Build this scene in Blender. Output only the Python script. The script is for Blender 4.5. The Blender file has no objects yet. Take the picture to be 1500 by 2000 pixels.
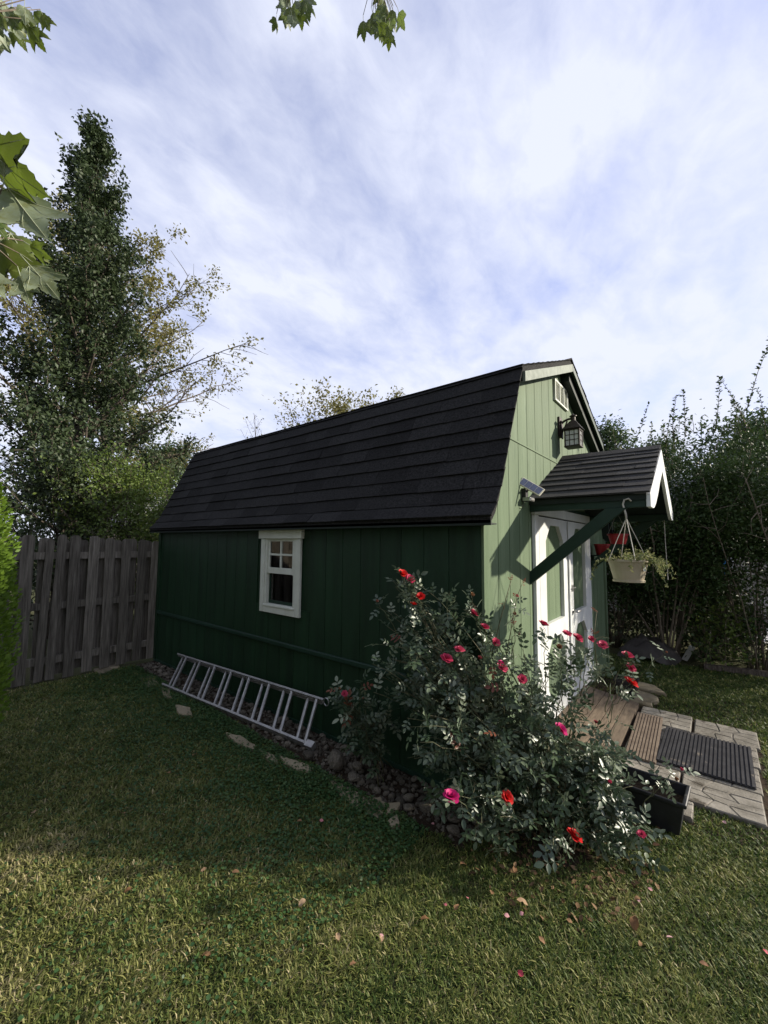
import bpy, math, random
import numpy as np
from mathutils import Vector, Matrix
R = math.radians
random.seed(11); RNG = np.random.default_rng(7)
scn = bpy.context.scene
col = scn.collection

# ------------------------------------------------------------------ camera
F_PX, CAM = 790.28, np.array([-2.439, -1.155, 1.619])
YAW, PITCH, ROLL = R(51.016), R(4.403), R(0.47)
FW = np.array([math.sin(YAW)*math.cos(PITCH), math.cos(YAW)*math.cos(PITCH), math.sin(PITCH)])
_r = np.array([math.cos(YAW), -math.sin(YAW), 0.0]); _u = np.cross(_r, FW)
RT = _r*math.cos(ROLL) + _u*math.sin(ROLL); UP = _u*math.cos(ROLL) - _r*math.sin(ROLL)
cd = bpy.data.cameras.new('camera'); cam = bpy.data.objects.new('camera', cd); col.objects.link(cam)
cd.sensor_fit = 'VERTICAL'; cd.sensor_height = 24.0; cd.lens = 24.0*F_PX/2000.0
cd.clip_start = 0.02; cd.clip_end = 2000
cam.matrix_world = Matrix(((RT[0], UP[0], -FW[0], CAM[0]), (RT[1], UP[1], -FW[1], CAM[1]), (RT[2], UP[2], -FW[2], CAM[2]), (0, 0, 0, 1)))
scn.camera = cam
scn.render.resolution_x = 768; scn.render.resolution_y = 1024
scn.view_settings.view_transform = 'Standard'; scn.view_settings.look = 'None'
scn.view_settings.exposure = 0.72; scn.view_settings.gamma = 1.0

def ray(u, v): return FW + (u-750)/F_PX*RT - (v-1000)/F_PX*UP
def at(u, v, depth): return CAM + depth*ray(u, v)
def onplane(u, v, ax, val):
    d = ray(u, v); return CAM + (val-CAM[ax])/d[ax]*d

# ------------------------------------------------------------------ sky and sun
SUN_TO = np.array([0.89, -1.0, 0.58]); SUN_TO /= np.linalg.norm(SUN_TO)
sd = bpy.data.lights.new('sun', 'SUN'); sd.energy = 5.0; sd.angle = R(1.0); sd.color = (1.0, 0.91, 0.76)
sun = bpy.data.objects.new('sun', sd); col.objects.link(sun)
sun.rotation_euler = Vector(SUN_TO).to_track_quat('Z', 'Y').to_euler()
w = bpy.data.worlds.new('World'); scn.world = w; w.use_nodes = True
nt = w.node_tree; nt.nodes.clear()
def N(t, typ, **kw):
    n = t.nodes.new(typ)
    for k, v in kw.items():
        if k in n.inputs.keys(): n.inputs[k].default_value = v
        else: setattr(n, k, v)
    return n
out = N(nt, 'ShaderNodeOutputWorld'); bg = N(nt, 'ShaderNodeBackground'); bg.inputs['Strength'].default_value = 0.078
sky = N(nt, 'ShaderNodeTexSky', sky_type='NISHITA', sun_disc=False, sun_elevation=math.asin(SUN_TO[2]),
        sun_rotation=math.atan2(SUN_TO[0], SUN_TO[1]), air_density=1.0, dust_density=1.2, ozone_density=3.5)
tc = N(nt, 'ShaderNodeTexCoord'); sep = N(nt, 'ShaderNodeSeparateXYZ'); nt.links.new(tc.outputs['Generated'], sep.inputs[0])
def math_node(t, op, a, b=None, clamp=False):
    n = t.nodes.new('ShaderNodeMath'); n.operation = op; n.use_clamp = clamp
    for i, x in enumerate((a, b)):
        if x is None: continue
        if isinstance(x, (int, float)): n.inputs[i].default_value = x
        else: t.links.new(x, n.inputs[i])
    return n.outputs[0]
zz = math_node(nt, 'ADD', math_node(nt, 'MAXIMUM', sep.outputs[2], 0.0), 0.22)
px = math_node(nt, 'DIVIDE', sep.outputs[0], zz); py = math_node(nt, 'DIVIDE', sep.outputs[1], zz)
comb = N(nt, 'ShaderNodeCombineXYZ'); nt.links.new(px, comb.inputs[0]); nt.links.new(py, comb.inputs[1])
mp = N(nt, 'ShaderNodeMapping'); nt.links.new(comb.outputs[0], mp.inputs[0])
mp.inputs['Rotation'].default_value = (0, 0, R(-28)); mp.inputs['Scale'].default_value = (1.0, 1.45, 1)
n1 = N(nt, 'ShaderNodeTexNoise', Scale=1.9, Detail=7.0, Roughness=0.55, Distortion=0.25); nt.links.new(mp.outputs[0], n1.inputs['Vector'])
n2 = N(nt, 'ShaderNodeTexNoise', Scale=8.0, Detail=7.0, Roughness=0.62, Distortion=0.4); nt.links.new(mp.outputs[0], n2.inputs['Vector'])
mixn = math_node(nt, 'ADD', math_node(nt, 'MULTIPLY', n1.outputs[0], 0.70), math_node(nt, 'MULTIPLY', n2.outputs[0], 0.30))
rmp = N(nt, 'ShaderNodeValToRGB'); nt.links.new(mixn, rmp.inputs[0])
rmp.color_ramp.elements[0].position = 0.36; rmp.color_ramp.elements[0].color = (0.42,)*3 + (1,)
rmp.color_ramp.elements[1].position = 0.61; rmp.color_ramp.elements[1].color = (0.97,)*3 + (1,)
mx = N(nt, 'ShaderNodeMix', data_type='RGBA'); veil = math_node(nt, 'MULTIPLY', math_node(nt, 'POWER', math_node(nt, 'SUBTRACT', 1.0, math_node(nt, 'MAXIMUM', sep.outputs[2], 0.0)), 3.0), 0.46)   # a longer path through the cloud sheet towards the horizon
nt.links.new(math_node(nt, 'ADD', rmp.outputs[0], veil, True), mx.inputs[0])
tint = N(nt, 'ShaderNodeMix', data_type='RGBA', blend_type='MULTIPLY'); tint.inputs[0].default_value = 1.0; nt.links.new(sky.outputs[0], tint.inputs[6]); tint.inputs[7].default_value = (1.85, 1.60, 2.05, 1)   # thin veil between the clouds
nt.links.new(tint.outputs[2], mx.inputs[6]); mx.inputs[7].default_value = (6.8, 7.15, 8.4, 1)
nt.links.new(mx.outputs[2], bg.inputs[0]); nt.links.new(bg.outputs[0], out.inputs[0])

# ------------------------------------------------------------------ helpers: materials
def new_mat(name):
    m = bpy.data.materials.new(name); m.use_nodes = True; t = m.node_tree; t.nodes.clear()
    o = N(t, 'ShaderNodeOutputMaterial'); b = N(t, 'ShaderNodeBsdfPrincipled'); t.links.new(b.outputs[0], o.inputs[0])
    return m, t, b, o
def c4(c): return (c[0], c[1], c[2], 1)
def surf(name, c1, c2, scale=6.0, rough=0.7, bump=0.2, bscale=60.0, stretch=(1, 1, 1), detail=6.0, rnd=0.0, spec=0.3,
         metallic=0.0, lo=0.35, hi=0.65, bdist=0.004, c3=None, dirt=None):
    m, t, b, o = new_mat(name)
    tcn = N(t, 'ShaderNodeTexCoord'); mpn = N(t, 'ShaderNodeMapping'); t.links.new(tcn.outputs['Object'], mpn.inputs[0])
    mpn.inputs['Scale'].default_value = stretch
    oi = N(t, 'ShaderNodeObjectInfo')
    add = N(t, 'ShaderNodeVectorMath', operation='ADD'); t.links.new(mpn.outputs[0], add.inputs[0])
    sc = N(t, 'ShaderNodeMath', operation='MULTIPLY'); t.links.new(oi.outputs['Random'], sc.inputs[0]); sc.inputs[1].default_value = 37.0
    t.links.new(sc.outputs[0], add.inputs[1])
    nz = N(t, 'ShaderNodeTexNoise', Scale=scale, Detail=detail, Roughness=0.6); t.links.new(add.outputs[0], nz.inputs['Vector'])
    rp = N(t, 'ShaderNodeValToRGB'); t.links.new(nz.outputs[0], rp.inputs[0])
    rp.color_ramp.elements[0].position = lo; rp.color_ramp.elements[0].color = c4(c1)
    rp.color_ramp.elements[1].position = hi; rp.color_ramp.elements[1].color = c4(c2)
    if c3 is not None:
        e = rp.color_ramp.elements.new(hi+0.12); e.color = c4(c3)
    cur = rp.outputs[0]
    if dirt is not None:
        dn = N(t, 'ShaderNodeTexNoise', Scale=dirt[1], Detail=8.0, Roughness=0.7); t.links.new(add.outputs[0], dn.inputs['Vector'])
        dr = N(t, 'ShaderNodeValToRGB'); t.links.new(dn.outputs[0], dr.inputs[0])
        dr.color_ramp.elements[0].position = dirt[2]; dr.color_ramp.elements[1].position = dirt[2]+0.08
        dm = N(t, 'ShaderNodeMix', data_type='RGBA'); t.links.new(dr.outputs[0], dm.inputs[0]); t.links.new(cur, dm.inputs[6]); dm.inputs[7].default_value = c4(dirt[0])
        cur = dm.outputs[2]
    if rnd:
        hs = N(t, 'ShaderNodeHueSaturation'); t.links.new(cur, hs.inputs['Color'])
        v = math_node(t, 'ADD', math_node(t, 'MULTIPLY', oi.outputs['Random'], 2*rnd), 1-rnd); t.links.new(v, hs.inputs['Value'])
        cur = hs.outputs[0]
    t.links.new(cur, b.inputs['Base Color'])
    b.inputs['Roughness'].default_value = rough; b.inputs['Specular IOR Level'].default_value = spec; b.inputs['Metallic'].default_value = metallic
    if bump:
        bn = N(t, 'ShaderNodeTexNoise', Scale=bscale, Detail=5.0, Roughness=0.65); t.links.new(add.outputs[0], bn.inputs['Vector'])
        bp = N(t, 'ShaderNodeBump', Strength=bump, Distance=bdist); t.links.new(bn.outputs[0], bp.inputs['Height']); t.links.new(bp.outputs[0], b.inputs['Normal'])
    return m
def leafmat(name, cols, trans=0.35, rough=0.5, spec=0.35, under=None, attr=True, tcol=None, mottle=None):
    """cols: colour ramp over a random number per leaf"""
    m, t, b, o = new_mat(name)
    rp = N(t, 'ShaderNodeValToRGB')
    if attr:
        a = N(t, 'ShaderNodeAttribute', attribute_name='rnd'); t.links.new(a.outputs['Fac'], rp.inputs[0])
    else:
        oi = N(t, 'ShaderNodeObjectInfo'); t.links.new(oi.outputs['Random'], rp.inputs[0])
    els = rp.color_ramp.elements
    while len(els) < len(cols): els.new(0.5)
    for i, c in enumerate(cols): els[i].position = i/(len(cols)-1); els[i].color = c4(c)
    cur = rp.outputs[0]
    if under is not None:
        g = N(t, 'ShaderNodeNewGeometry'); ux = N(t, 'ShaderNodeMix', data_type='RGBA')
        t.links.new(g.outputs['Backfacing'], ux.inputs[0]); t.links.new(cur, ux.inputs[6]); ux.inputs[7].default_value = c4(under); cur = ux.outputs[2]
    if mottle is not None:
        tcn = N(t, 'ShaderNodeTexCoord'); nz = N(t, 'ShaderNodeTexNoise', Scale=mottle[1], Detail=6.0, Roughness=.7); t.links.new(tcn.outputs['Object'], nz.inputs['Vector'])
        mr = N(t, 'ShaderNodeValToRGB'); t.links.new(nz.outputs[0], mr.inputs[0]); mr.color_ramp.elements[0].position = .45; mr.color_ramp.elements[1].position = .75
        mm = N(t, 'ShaderNodeMix', data_type='RGBA'); t.links.new(mr.outputs[0], mm.inputs[0]); t.links.new(cur, mm.inputs[6]); mm.inputs[7].default_value = c4(mottle[0]); cur = mm.outputs[2]
    t.links.new(cur, b.inputs['Base Color']); b.inputs['Roughness'].default_value = rough; b.inputs['Specular IOR Level'].default_value = spec
    tr = N(t, 'ShaderNodeBsdfTranslucent'); ms = N(t, 'ShaderNodeMixShader', Fac=trans)
    if tcol is None:
        t.links.new(cur, tr.inputs['Color'])
    else: tr.inputs['Color'].default_value = c4(tcol)
    t.links.new(b.outputs[0], ms.inputs[1]); t.links.new(tr.outputs[0], ms.inputs[2]); t.links.new(ms.outputs[0], o.inputs[0])
    return m

M = {}
M['siding_shade_dark'] = surf('shaded_green_paint', (.0042, .0190, .0068), (.0092, .0350, .0135), 3, .55, .6, 90, (3, 3, .35), rnd=.08, spec=.3)  # darker than the faded gable coat: the wall's shade is in this colour
M['siding_pale'] = surf('faded_green_paint', (.079, .119, .062), (.109, .153, .087), 3, .75, .45, 90, (3, 3, .35), rnd=.07, c3=(.135, .185, .118), dirt=((.055, .09, .048), 9, .60))
M['trim_dark'] = surf('dark_green_trim', (.009, .027, .017), (.014, .038, .024), 4, .5, .2, 60, rnd=.06)
M['fascia'] = surf('weathered_fascia_paint', (.13, .155, .125), (.21, .235, .195), 8, .7, .2, 60, (2, 2, 2))
M['soffit'] = surf('soffit_shade_paint', (.008, .014, .011), (.013, .021, .016), 5, .7, .1)  # near-black: the shade under the eaves is put into this colour
M['shingle'] = surf('asphalt_shingle', (.0080, .0080, .0082), (.027, .0265, .026), 75, .93, 1.0, 200, spec=.15, rnd=.30, bdist=.004, c3=(.062, .060, .057))
M['shingle2'] = surf('greyer_asphalt_shingle', (.024, .0235, .0235), (.052, .051, .051), 200, .93, .8, 240, spec=.15, rnd=.25, bdist=.003, c3=(.085, .084, .084))
M['white'] = surf('white_paint', (.54, .56, .55), (.65, .665, .65), 7, .5, .12, 70, (1, 1, .5), rnd=.03, dirt=((.42, .44, .40), 14, .64))
M['window_white'] = surf('cream_white_paint', (.50, .52, .45), (.60, .62, .55), 7, .45, .1, 70, dirt=((.45, .46, .40), 12, .63))
M['fence'] = surf('weathered_cedar', (.075, .067, .054), (.185, .168, .138), 7, .9, .7, 40, (9, 9, .45), rnd=.25, c3=(.30, .275, .235), spec=.1, dirt=((.05, .048, .04), 5, .60), bdist=.006)
M['alu'] = surf('dull_aluminium', (.31, .305, .295), (.44, .435, .42), 20, .5, .1, 80, metallic=.75, dirt=((.22, .21, .20), 16, .60))
M['bronze'] = surf('dark_bronze', (.022, .017, .014), (.045, .034, .027), 30, .5, .25, 120, metallic=.35)
M['frost'] = surf('seeded_glass', (.42, .43, .42), (.55, .56, .54), 30, .25, .3, 120, spec=.5)
M['metal'] = surf('worn_steel', (.30, .30, .30), (.45, .45, .44), 30, .35, .1, metallic=.9)
M['beige'] = surf('beige_plastic', (.36, .31, .22), (.45, .39, .285), 8, .5, .05, dirt=((.16, .13, .09), 18, .68), spec=.4)
M['cord'] = surf('pale_cord', (.36, .34, .30), (.48, .46, .41), 20, .7, .1)
M['black'] = surf('black_plastic', (.010, .011, .013), (.022, .023, .027), 10, .42, .08, spec=.45, dirt=((.09, .085, .075), 10, .62))
M['soil'] = surf('potting_soil', (.018, .013, .009), (.05, .036, .024), 60, .95, 1.0, 80, spec=.1)
M['red_plastic'] = surf('dark_red_plastic', (.22, .012, .016), (.32, .02, .024), 10, .45, .05)
M['rubber'] = surf('black_rubber', (.012, .012, .015), (.030, .030, .034), 14, .62, .3, 120, dirt=((.17, .145, .115), 4.5, .60), spec=.35)
M['brown_mat'] = surf('brown_ribbed_mat', (.115, .085, .062), (.18, .14, .105), 18, .85, .4, 120)
M['ramp_wood'] = surf('worn_brown_boards', (.085, .062, .042), (.165, .125, .085), 6, .8, .5, 50, (1, 8, 1), rnd=.15)
M['paver'] = surf('concrete_paver', (.15, .138, .115), (.27, .25, .215), 9, .92, .8, 110, rnd=.10, spec=.12, c3=(.34, .315, .275), bdist=.006, dirt=((.08, .07, .055), 6, .56))
M['flag'] = surf('limestone', (.19, .16, .105), (.30, .255, .175), 5, .9, .7, 40, rnd=.18, spec=.12, bdist=.01, dirt=((.12, .105, .08), 6, .60))
M['stone'] = surf('creek_stone', (.070, .062, .048), (.155, .138, .110), 6, .88, .6, 50, rnd=.38, spec=.15, bdist=.008)
M['bark'] = surf('grey_bark', (.055, .045, .036), (.13, .11, .09), 12, .95, .9, 40, (4, 4, 1), spec=.1, bdist=.01)
M['twig'] = surf('pale_stems', (.10, .082, .06), (.19, .16, .125), 12, .9, .5, 60, (3, 3, 1), spec=.1)
M['cane'] = surf('rose_cane', (.055, .07, .03), (.10, .085, .045), 14, .7, .2, 60)
M['roof_far'] = surf('grey_roof', (.16, .16, .17), (.24, .24, .25), 10, .9, .4, 80)
M['house_wall'] = surf('far_siding', (.20, .18, .155), (.26, .24, .21), 4, .8, .2, 20, (.3, .3, 6))
M['concrete'] = surf('pale_concrete', (.50, .48, .44), (.62, .60, .56), 3, .85, .3, 60)
M['rail'] = surf('weathered_deck_wood', (.20, .18, .16), (.30, .28, .25), 5, .85, .4, 40, (6, 6, .5), rnd=.1)
M['tarp'] = surf('grey_brown_tarp', (.030, .026, .022), (.060, .053, .046), 5, .6, .4, 16, bdist=.02)
M['blue'] = surf('blue_plastic', (.03, .16, .42), (.05, .22, .52), 6, .45, .05)
M['pale_plate'] = surf('pale_sheet', (.45, .45, .44), (.58, .58, .56), 6, .6, .1)
M['solar_frame'] = surf('cream_plastic', (.60, .57, .44), (.68, .65, .52), 8, .5, .05)
M['solar_cell'] = surf('solar_cell', (.05, .065, .12), (.08, .10, .17), 30, .12, 0, spec=.9)
M['ceramic'] = surf('pale_ceramic', (.55, .55, .52), (.65, .65, .62), 8, .4, .02)
M['dry_leaf'] = leafmat('dry_brown_leaf', [(.16, .085, .04), (.27, .17, .09), (.20, .10, .055), (.34, .24, .15)], .2, .7, .15, attr=False)
M['petal_fallen'] = leafmat('fallen_petal', [(.55, .20, .24), (.62, .40, .40), (.45, .05, .08), (.66, .48, .46)], .2, .6, .2, attr=False)

def glass_mat():
    m, t, b, o = new_mat('window_glass'); t.nodes.remove(b)
    fr = N(t, 'ShaderNodeFresnel', IOR=1.5); fac = math_node(t, 'ADD', math_node(t, 'MULTIPLY', fr.outputs[0], 1.9), 0.02, True)
    g = N(t, 'ShaderNodeBsdfGlossy', Roughness=0.01); tr = N(t, 'ShaderNodeBsdfTransparent'); tr.inputs[0].default_value = (.75, .8, .78, 1)
    ms = N(t, 'ShaderNodeMixShader'); t.links.new(fac, ms.inputs[0]); t.links.new(tr.outputs[0], ms.inputs[1]); t.links.new(g.outputs[0], ms.inputs[2]); t.links.new(ms.outputs[0], o.inputs[0])
    return m
M['glass'] = glass_mat()
M['pear_leaf'] = leafmat('pear_leaf', [(.026, .044, .018), (.050, .074, .030), (.036, .056, .024), (.100, .118, .055)], .25, .5, .3)
M['yellow_leaf'] = leafmat('yellowing_leaf', [(.12, .13, .04), (.21, .19, .06), (.16, .16, .05), (.28, .225, .085)], .42, .5, .3)
M['shrub_leaf'] = leafmat('shrub_leaf', [(.06, .10, .02), (.12, .17, .035), (.10, .15, .03), (.18, .22, .05)], .4, .5, .3)
M['hedge_leaf'] = leafmat('hedge_leaf', [(.020, .038, .012), (.042, .074, .020), (.030, .055, .016), (.088, .130, .034)], .22, .55, .22)
M['far_leaf'] = leafmat('far_leaf', [(.03, .055, .022), (.06, .095, .035), (.045, .075, .028)], .3, .5, .3)
M['thuja_leaf'] = leafmat('thuja_spray', [(.05, .10, .012), (.12, .20, .02), (.09, .16, .018), (.19, .27, .035)], .3, .55, .25)
M['rose_leaf'] = leafmat('rose_leaf', [(.024, .046, .022), (.064, .096, .050), (.036, .064, .031), (.18, .215, .14)], .16, .40, .5, under=(.13, .17, .115))
M['rose_leaf_o'] = leafmat('rose_leaf_single', [(.024, .046, .022), (.064, .096, .050), (.036, .064, .031), (.20, .235, .155)], .16, .40, .5, under=(.13, .17, .115), attr=False)
M['rose_new'] = leafmat('young_red_leaf', [(.14, .035, .025), (.20, .07, .035), (.16, .05, .03)], .3, .45, .4, attr=False)
M['rose_red'] = leafmat('red_petal', [(.46, .008, .010), (.55, .02, .016)], .25, .55, .2, attr=False)
M['rose_pink'] = leafmat('pink_petal', [(.44, .03, .085), (.54, .075, .14), (.36, .02, .06)], .25, .55, .2, attr=False)
M['rose_magenta'] = leafmat('magenta_petal', [(.44, .012, .12), (.50, .02, .16)], .25, .55, .2, attr=False)
M['rose_hip'] = leafmat('faded_bud', [(.16, .05, .03), (.28, .16, .08), (.30, .05, .06)], .15, .6, .2, attr=False)
M['maple_leaf'] = leafmat('maple_leaf', [(.045, .085, .014), (.10, .13, .018), (.07, .11, .016)], .42, .45, .35, under=(.24, .29, .20), attr=False, tcol=(.12, .17, .02), mottle=((.15, .16, .05), 4.0))
M['maple_crown'] = leafmat('maple_crown_leaf', [(.05, .09, .02), (.10, .14, .025), (.08, .11, .02)], .3, .5, .3)
M['vein'] = surf('leaf_vein', (.30, .34, .22), (.36, .39, .27), 20, .6, 0)
M['basket_leaf'] = leafmat('straggly_leaf', [(.10, .14, .045), (.20, .22, .09), (.16, .17, .07), (.26, .26, .13)], .35, .6, .2)

# ------------------------------------------------------------------ helpers: meshes
class MB:
    def __init__(s): s.v = []; s.f = []
    def add(s, vs, fs):
        b = len(s.v); s.v += [tuple(float(c) for c in p) for p in vs]; s.f += [tuple(b+i for i in f) for f in fs]; return s
    def box(s, x0, x1, y0, y1, z0, z1):
        vs = [(x, y, z) for z in (z0, z1) for y in (y0, y1) for x in (x0, x1)]
        return s.add(vs, [(0, 2, 3, 1), (4, 5, 7, 6), (0, 1, 5, 4), (2, 6, 7, 3), (0, 4, 6, 2), (1, 3, 7, 5)])
    def obox(s, c, ax, ay, az):
        """oriented box: half-axis vectors"""
        c, ax, ay, az = map(np.array, (c, ax, ay, az))
        vs = [c + i*ax + j*ay + k*az for k in (-1, 1) for j in (-1, 1) for i in (-1, 1)]
        return s.add(vs, [(0, 2, 3, 1), (4, 5, 7, 6), (0, 1, 5, 4), (2, 6, 7, 3), (0, 4, 6, 2), (1, 3, 7, 5)])
    def bar(s, a, b, w, h, up=(0, 0, 1)):
        a, b, up = np.array(a, float), np.array(b, float), np.array(up, float)
        d = (b-a)/2; l = np.linalg.norm(d); t = d/l; sd = np.cross(t, up); sd /= np.linalg.norm(sd); n = np.cross(sd, t)
        return s.obox((a+b)/2, d, sd*w/2, n*h/2)
    def tube(s, pts, rad, n=6, cap=True):
        pts = [np.array(p, float) for p in pts]; k = len(pts)
        if isinstance(rad, (int, float)): rad = [rad]*k
        b = len(s.v); ref = np.array([.3, .2, .93])
        for i, p in enumerate(pts):
            t = pts[min(i+1, k-1)] - pts[max(i-1, 0)]; t = t/(np.linalg.norm(t)+1e-9)
            if abs(t@ref) > .95: ref = np.array([.9, .3, .1])
            u = np.cross(t, ref); u /= np.linalg.norm(u); q = np.cross(t, u)
            for j in range(n):
                a = 2*math.pi*j/n; c = p + rad[i]*(math.cos(a)*u + math.sin(a)*q); s.v.append((float(c[0]), float(c[1]), float(c[2])))
        for i in range(k-1):
            for j in range(n):
                s.f.append((b+i*n+j, b+i*n+(j+1) % n, b+(i+1)*n+(j+1) % n, b+(i+1)*n+j))
        if cap:
            s.f.append(tuple(b+j for j in reversed(range(n)))); s.f.append(tuple(b+(k-1)*n+j for j in range(n)))
        return s
    def prism(s, poly, fn, d0, d1):
        """extrude a 2D polygon: fn(a, b, d) -> xyz"""
        n = len(poly)
        vs = [fn(a, b, d0) for a, b in poly] + [fn(a, b, d1) for a, b in poly]
        return s.add(vs, [tuple(range(n)), tuple(reversed(range(n, 2*n)))] + [(i, n+i, n+(i+1) % n, (i+1) % n) for i in range(n)])
    def lathe(s, prof, c, n=20, caps=True):
        c = np.array(c); b = len(s.v)
        for r, z in prof:
            for j in range(n):
                a = 2*math.pi*j/n; s.v.append((float(c[0]+r*math.cos(a)), float(c[1]+r*math.sin(a)), float(c[2]+z)))
        for i in range(len(prof)-1):
            for j in range(n): s.f.append((b+i*n+j, b+i*n+(j+1) % n, b+(i+1)*n+(j+1) % n, b+(i+1)*n+j))
        if caps:
            s.f.append(tuple(b+j for j in reversed(range(n)))); s.f.append(tuple(b+(len(prof)-1)*n+j for j in range(n)))
        return s
    def mesh(s, name, mat, smooth=False):
        m = bpy.data.meshes.new(name); m.from_pydata(s.v, [], s.f); m.materials.append(mat)
        if smooth: m.polygons.foreach_set('use_smooth', [True]*len(m.polygons))
        import bmesh
        bm = bmesh.new(); bm.from_mesh(m); bmesh.ops.recalc_face_normals(bm, faces=bm.faces); bm.to_mesh(m); bm.free()
        m.update(); return m
def base_of(p): return np.array(p.get('_o', (0, 0, 0))) if p is not None else np.zeros(3)
ORIG = {}
def link(name, mesh, parent=None, loc=None, rot=None, mat4=None, kind=None):
    """world-coordinate mesh (loc None) or shared mesh placed at a world location"""
    o = bpy.data.objects.new(name, mesh); col.objects.link(o)
    pw = ORIG.get(parent.name, Matrix()) if parent is not None else Matrix()
    o.parent = parent
    if mat4 is not None: wm = mat4
    else: wm = Matrix.Translation(Vector(loc) if loc is not None else (0, 0, 0)) @ (rot.to_matrix().to_4x4() if rot is not None else Matrix())
    o.matrix_basis = pw.inverted() @ wm
    ORIG[o.name] = wm.copy()
    if kind: o['kind'] = kind
    return o
def part(name, mb, mat, parent, smooth=False, bevel=0, label=None, kind=None):
    o = link(name, mb.mesh(name, mat, smooth), parent, kind=kind)
    if bevel:
        bv = o.modifiers.new('bevel', 'BEVEL'); bv.width = bevel; bv.segments = 1; bv.limit_method = 'ANGLE'
    if label: o['label'] = label
    return o
def tag(o, label, cat, group=None):
    o['label'] = label; o['category'] = cat
    if group: o['group'] = group
    return o
def thing(name, label, cat, loc, group=None):
    o = bpy.data.objects.new(name, None); col.objects.link(o); o.location = loc; o.empty_display_size = .1
    ORIG[o.name] = Matrix.Translation(Vector(loc)); return tag(o, label, cat, group)
def npmesh(name, V, Fc, mat, rnd=None, smooth=False):
    V = np.asarray(V, np.float32); Fc = np.asarray(Fc, np.int32); k = Fc.shape[1]
    m = bpy.data.meshes.new(name); m.vertices.add(len(V)); m.vertices.foreach_set('co', V.ravel())
    m.loops.add(Fc.size); m.loops.foreach_set('vertex_index', Fc.ravel())
    m.polygons.add(len(Fc)); m.polygons.foreach_set('loop_start', np.arange(0, Fc.size, k, dtype=np.int32))
    m.polygons.foreach_set('loop_total', np.full(len(Fc), k, np.int32))
    if smooth: m.polygons.foreach_set('use_smooth', np.ones(len(Fc), bool))
    m.materials.append(mat); m.update(calc_edges=True)
    if rnd is not None:
        a = m.attributes.new('rnd', 'FLOAT', 'FACE'); a.data.foreach_set('value', np.asarray(rnd, np.float32))
    return m
def unit(a): return a/(np.linalg.norm(a, axis=-1, keepdims=True)+1e-9)
def rvec(n): return unit(RNG.normal(size=(n, 3)))
LEAF_V = np.array([(0, 0, 0), (.35, .27, .05), (.72, .20, .03), (1, 0, -.08), (.72, -.20, .03), (.35, -.27, .05)])
LEAF_F = np.array([(0, 3, 2, 1), (0, 5, 4, 3)])
DIA_V = np.array([(0, 0, 0), (.5, .28, .07), (1, 0, -.04), (.5, -.28, .07)]); DIA_F = np.array([(0, 2, 1), (0, 3, 2)])
def scatter(P, D, Nn, S, tv=DIA_V, tf=DIA_F):
    """many copies of a leaf template, axis D, normal about Nn, size S"""
    n = len(P); D = unit(D); Y = unit(np.cross(Nn, D)); Z = np.cross(D, Y)
    V = P[:, None, :] + S[:, None, None]*(tv[None, :, 0:1]*D[:, None, :] + tv[None, :, 1:2]*Y[:, None, :] + tv[None, :, 2:3]*Z[:, None, :])
    Fc = (tf[None] + (np.arange(n)*len(tv))[:, None, None]).reshape(-1, tf.shape[1])
    return V.reshape(-1, 3), Fc, len(tf)
def leaves(name, P, D, S, mat, parent, Nn=None, tv=DIA_V, tf=DIA_F, rnd=None, kind='stuff'):
    if Nn is None: Nn = unit(rvec(len(P))*.8 + np.array([0, 0, .8]))
    V, Fc, k = scatter(P, D, Nn, S, tv, tf)
    r = RNG.random(len(P)) if rnd is None else rnd
    return link(name, npmesh(name, V, Fc, mat, np.repeat(r, k)), parent, kind=kind)
def fract(P, s, seed=0):
    """cheap smooth noise for placing clumps, 0..1"""
    q = P*s + seed
    return .5 + .5*np.sin(q[:, 0]*1.7 + 1.3*np.sin(q[:, 1]*1.1+seed))*np.sin(q[:, 1]*1.9 + 1.1*np.sin(q[:, 2]*1.3))*np.cos(q[:, 2]*1.5 + .9*np.sin(q[:, 0]*1.2))
def path(start, d, length, n=5, up=0.0, jit=.08):
    p = np.array(start, float); d = np.array(d, float)/np.linalg.norm(d); pts = [p.copy()]
    for i in range(n):
        d = d + np.array([random.gauss(0, jit), random.gauss(0, jit), random.gauss(0, jit) + up/n]); d /= np.linalg.norm(d)
        p = p + d*length/n; pts.append(p.copy())
    return pts

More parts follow.
